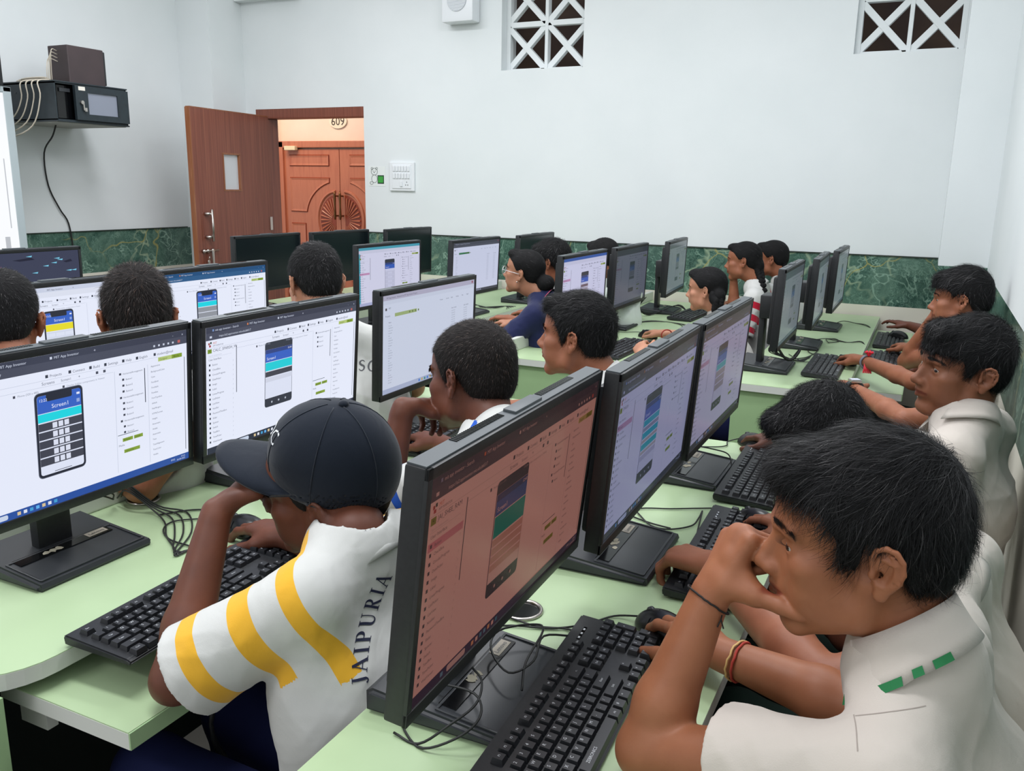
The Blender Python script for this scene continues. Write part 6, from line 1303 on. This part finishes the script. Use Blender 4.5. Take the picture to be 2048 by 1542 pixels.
cb('keyboard_cable', [[(-.432, .945, .772), (-.445, .985, .79), (-.452, 1.06, .80), (-.475, 1.075, .797), (-.51, 1.03, .80), (-.50, .985, .795), (-.455, .95, .79), (-.44, 1.0, .785), (-.455, 1.07, .785), (-.43, 1.13, .762), (-.45, 1.16, z_), (-.50, 1.145, z_), (-.55, 1.15, z_)]], 'thin black cable looping over the foot tray of the nearest monitor')
cb('mouse_cable', [[(-.355, 1.24, .762), (-.40, 1.235, z_), (-.43, 1.19, z_), (-.475, 1.15, z_), (-.55, 1.12, z_), (-.60, 1.05, z_)]], 'black mouse cable running back behind the nearest monitor')
cb('cable_loop', [[(-.56, .84, z_+.01), (-.54, .82, z_), (-.50, .80, z_), (-.455, .818, .775), (-.445, .85, .788), (-.47, .88, .793), (-.52, .88, .793), (-.56, .87, .79)], [(-.50, .93, .795), (-.47, .90, .80), (-.46, .865, .79), (-.475, .825, .78), (-.51, .805, z_), (-.55, .81, z_)]], 'loop of black cable over the corner of the nearest monitor foot')
cb('mouse_cable', [[(-.30, 1.79, .758), (-.35, 1.81, z_), (-.40, 1.785, z_), (-.45, 1.755, z_), (-.51, 1.725, z_), (-.52, 1.68, z_), (-.47, 1.655, z_), (-.42, 1.645, z_)]], 'black mouse cable curling across the green desk between two monitor feet')
cb('keyboard_cable', [[(-.352, 1.60, .764), (-.365, 1.65, z_), (-.38, 1.745, z_), (-.385, 1.775, z_), (-.382, 1.73, z_), (-.385, 1.68, z_), (-.42, 1.64, z_), (-.46, 1.64, z_), (-.51, 1.70, z_)]], 'black keyboard cable with a sharp kink on the near desk')
cb('keyboard_cable', [[(-.385, 2.08, .764), (-.40, 2.10, .79), (-.44, 2.11, .795), (-.50, 2.10, .80), (-.56, 2.08, .797)]], 'black cable lying over the foot of the dim monitor')
cb('mouse_cable', [[(-.42, 2.37, .76), (-.45, 2.34, z_), (-.445, 2.30, z_), (-.47, 2.27, z_), (-.54, 2.24, z_)]], 'short mouse cable at the far corner of the near desk')
cb('cable_bundle', [[(-1.52, 1.20+.01*i, .77), (-1.47, 1.185, .80+.006*i), (-1.42, 1.20+.006*i, .765), (-1.36, 1.18+.02*i, z_), (-1.30+.01*i, 1.13+.012*i, z_), (-1.25+.012*i, 1.10-.01*i, z_), (-1.21, 1.075+.012*i, z_)] for i in range(4)]+[[(-1.40, 1.20, z_), (-1.36, 1.255, z_), (-1.30, 1.28, z_), (-1.24, 1.26, z_)]]+[[(-1.53, 1.0+.03*i, .79), (-1.50, 1.08, .83), (-1.49, 1.14+.02*i, .80), (-1.52, 1.19, .77)] for i in range(2)], 'tangle of black cables beside the foot of the big bright monitor', .0018)
cb('mouse_cable', [[(-1.235, 1.235, .76), (-1.275, 1.25, z_), (-1.31, 1.225, z_), (-1.345, 1.19, z_), (-1.33, 1.15, z_), (-1.28, 1.12, z_), (-1.22, 1.115, z_)]], 'mouse cable curving round by the hand of the boy in the cap')
cb('cable_bundle', [[(-.52, 3.50+.02*i, .86), (-.535, 3.47+.03*i, .82), (-.50, 3.56+.01*i, .785), (-.46+.01*i, 3.66, z_), (-.41, 3.76+.02*i, z_)] for i in range(4)]+[[(-.46, 3.70, z_), (-.42, 3.78, z_), (-.40, 3.95, z_), (-.44, 4.0, z_), (-.43, 3.90, z_), (-.38, 3.83, z_), (-.33, 3.80, z_)]], 'tangled black cables under the edge on corner monitor', .002)
cb('hanging_velcro_cable', [[(-.50, 3.40+.01*i, .86-.004*i), (-.46, 3.43, .80), (-.435, 3.47+.01*i, .80), (-.42, 3.50, .83), (-.44, 3.50, .80)] for i in range(4)], 'thick black bunched cable hanging below the corner monitor', .005)
cb('keyboard_cable', [[(-.39, 3.60, .766), (-.42, 3.66, z_), (-.46, 3.72, z_), (-.5, 3.80, z_)]], 'keyboard cable by the hand with the watch')
cb('cable_bundle', [[(-.45, 4.15+.03*i, z_+.01), (-.40, 4.22, .768), (-.36, 4.28+.03*i, z_), (-.30, 4.26, z_), (-.245, 4.30+.02*i, z_), (-.215, 4.22, .745)] for i in range(2)]+[[(-.38, 4.20, z_), (-.34, 4.26, z_), (-.36, 4.33, z_), (-.40, 4.30, z_), (-.38, 4.20, z_)]], 'looped black cable on the far desk between two monitor feet')
cb('cable_bundle', [[(-.42, 4.80+.03*i, z_), (-.38, 4.90, z_+.01), (-.32, 4.93, z_), (-.26, 4.86+.03*i, z_), (-.22, 4.78, .745)] for i in range(2)], 'black cables trailing off the last monitor by the marble')
cb('cable_bundle', [[(-1.45, 4.05+.03*i, z_), (-1.40, 4.15, z_), (-1.32, 4.35+.02*i, z_), (-1.22, 4.42, z_), (-1.13+.02*i, 4.36, z_), (-1.08, 4.25, z_)] for i in range(3)], 'black cables winding between the girls\' monitors')
cb('cable_bundle', [[(-1.38, 4.50+.02*i, .86), (-1.41, 4.53, .80), (-1.37, 4.60+.02*i, z_), (-1.28, 4.80+.02*i, .79), (-1.22, 4.86, z_)] for i in range(4)], 'knot of cables under the slim edge on monitor')
cb('mouse_cable', [[(-1.19, 3.95, .76), (-1.25, 4.02, z_), (-1.31, 3.98, z_), (-1.42, 3.96, z_)]], 'mouse cable beside the dark red wristband')
cb('cable_bundle', [[(-2.55+.04*i, 4.40, z_), (-2.45, 4.36+.03*i, z_+.004*i), (-2.38, 4.45, z_), (-2.30+.02*i, 4.36, z_+.004), (-2.22, 4.50, z_), (-2.16, 4.40+.03*i, z_)] for i in range(5)], 'mess of black cables before the girl in glasses')
cb('cable_bundle', [[(-2.50, 2.52+.01*i, .78), (-2.35, 2.47, .80), (-2.2, 2.45+.02*i, z_), (-2.1, 2.40, z_)] for i in range(2)], 'cables beside the blue title bar monitor')
cb('hanging_cable', [[(-.985+.012*i, .96+.02*i, .665), (-1.0, .93, .55), (-.99-.02*i, .95+.03*i, .40), (-1.02, .92+.02*i, .2), (-1.03, .93, .01)] for i in range(2)], 'black cables hanging in the dark under the pulled out shelf', .004)
def grommet(x, y, label):
    o = empty('cable_grommet', (x, y, .75), 0, label, 'grommet', 'round cable grommets')
    b = MB(); b.tube([(.033*math.cos(a), .033*math.sin(a), .002) for a in (2*PI*i/28 for i in range(28))], .0035, 6, closed=True); b.build('ring', STEEL, o, smooth=True)
    b = MB(); b.cyl((0, 0, .0002), (0, 0, .0012), .031, n=28); b.build('hole', GLOSSB, o)
grommet(-.545, 1.185, 'shiny round cable grommet behind the nearest monitor foot'); grommet(-1.505, 1.255, 'dark round cable grommet in the desk under the big bright monitor')
o = empty('paper_tag', (-.588, 1.42, .785), 0, 'small paper tag stuck on the back of the middle monitor foot', 'label')
b = MB(); b.box((0, 0, 0), (.014, .05, .001)); b.build('tag_sheet', PAPER, o); b = MB(); v, f = text_geo('10.10.0-7'); sc = .009; b.add([(.003-y*sc, -.02+x*sc, .0008) for x, y in v], f); b.build('tag_writing', BLACKG, o)
# ---------------------------------------------------------------- light, world, camera
def area(name, loc, size, power, col=(255, 255, 255), rot=(0, 0, 0)):
    l = bpy.data.lights.new(name, 'AREA'); l.shape = 'RECTANGLE'; l.size, l.size_y = size; l.energy = power; l.color = lin(col)
    o = bpy.data.objects.new(name, l); COL.objects.link(o); o.location = loc; o.rotation_euler = rot; return o
for i, (x, y, p) in enumerate(((-3.4, 1.2, 26), (-3.4, 3.6, 26), (-1.2, .9, 26), (-1.2, 3.4, 26), (-.2, 2.2, 16), (-1.8, -1.5, 24))):
    area('tube_light', (x, y, 3.1), (1.3, .3), p*1.24, (250, 251, 255))
area('corridor_lamp', (-6.2, 6.6, 3.0), (1.6, .6), 42, (255, 226, 196))
w = bpy.data.worlds.new('World'); S.world = w; w.use_nodes = True; bg = w.node_tree.nodes['Background']
bg.inputs['Color'].default_value = (*lin((244, 247, 250)), 1); bg.inputs['Strength'].default_value = .82
cam = bpy.data.cameras.new('Camera'); cam.sensor_width = 36; cam.lens = 1708/2048*36; cam.clip_start = .02
co = bpy.data.objects.new('Camera', cam); COL.objects.link(co); S.camera = co
yw, pt, rl = math.radians(-25.7), math.radians(-13.1), math.radians(1.0)
f_ = V3(math.sin(yw)*math.cos(pt), math.cos(yw)*math.cos(pt), math.sin(pt)); r0 = V3(math.cos(yw), -math.sin(yw), 0); u0 = np.cross(r0, f_)
r_ = r0*math.cos(rl)+u0*math.sin(rl); u_ = -r0*math.sin(rl)+u0*math.cos(rl)
co.matrix_world = Matrix(((r_[0], u_[0], -f_[0], 0), (r_[1], u_[1], -f_[1], 0), (r_[2], u_[2], -f_[2], 1.44), (0, 0, 0, 1)))
vs_ = S.view_settings; vs_.view_transform = 'Standard'; vs_.look = 'None'; vs_.exposure = 0; vs_.gamma = 1; vs_.use_curve_mapping = False
for n_, v_ in (('max_bounces', 6), ('diffuse_bounces', 3), ('glossy_bounces', 2), ('transmission_bounces', 3), ('transparent_max_bounces', 4)): setattr(S.cycles, n_, v_)
S.cycles.caustics_reflective = False; S.cycles.caustics_refractive = False
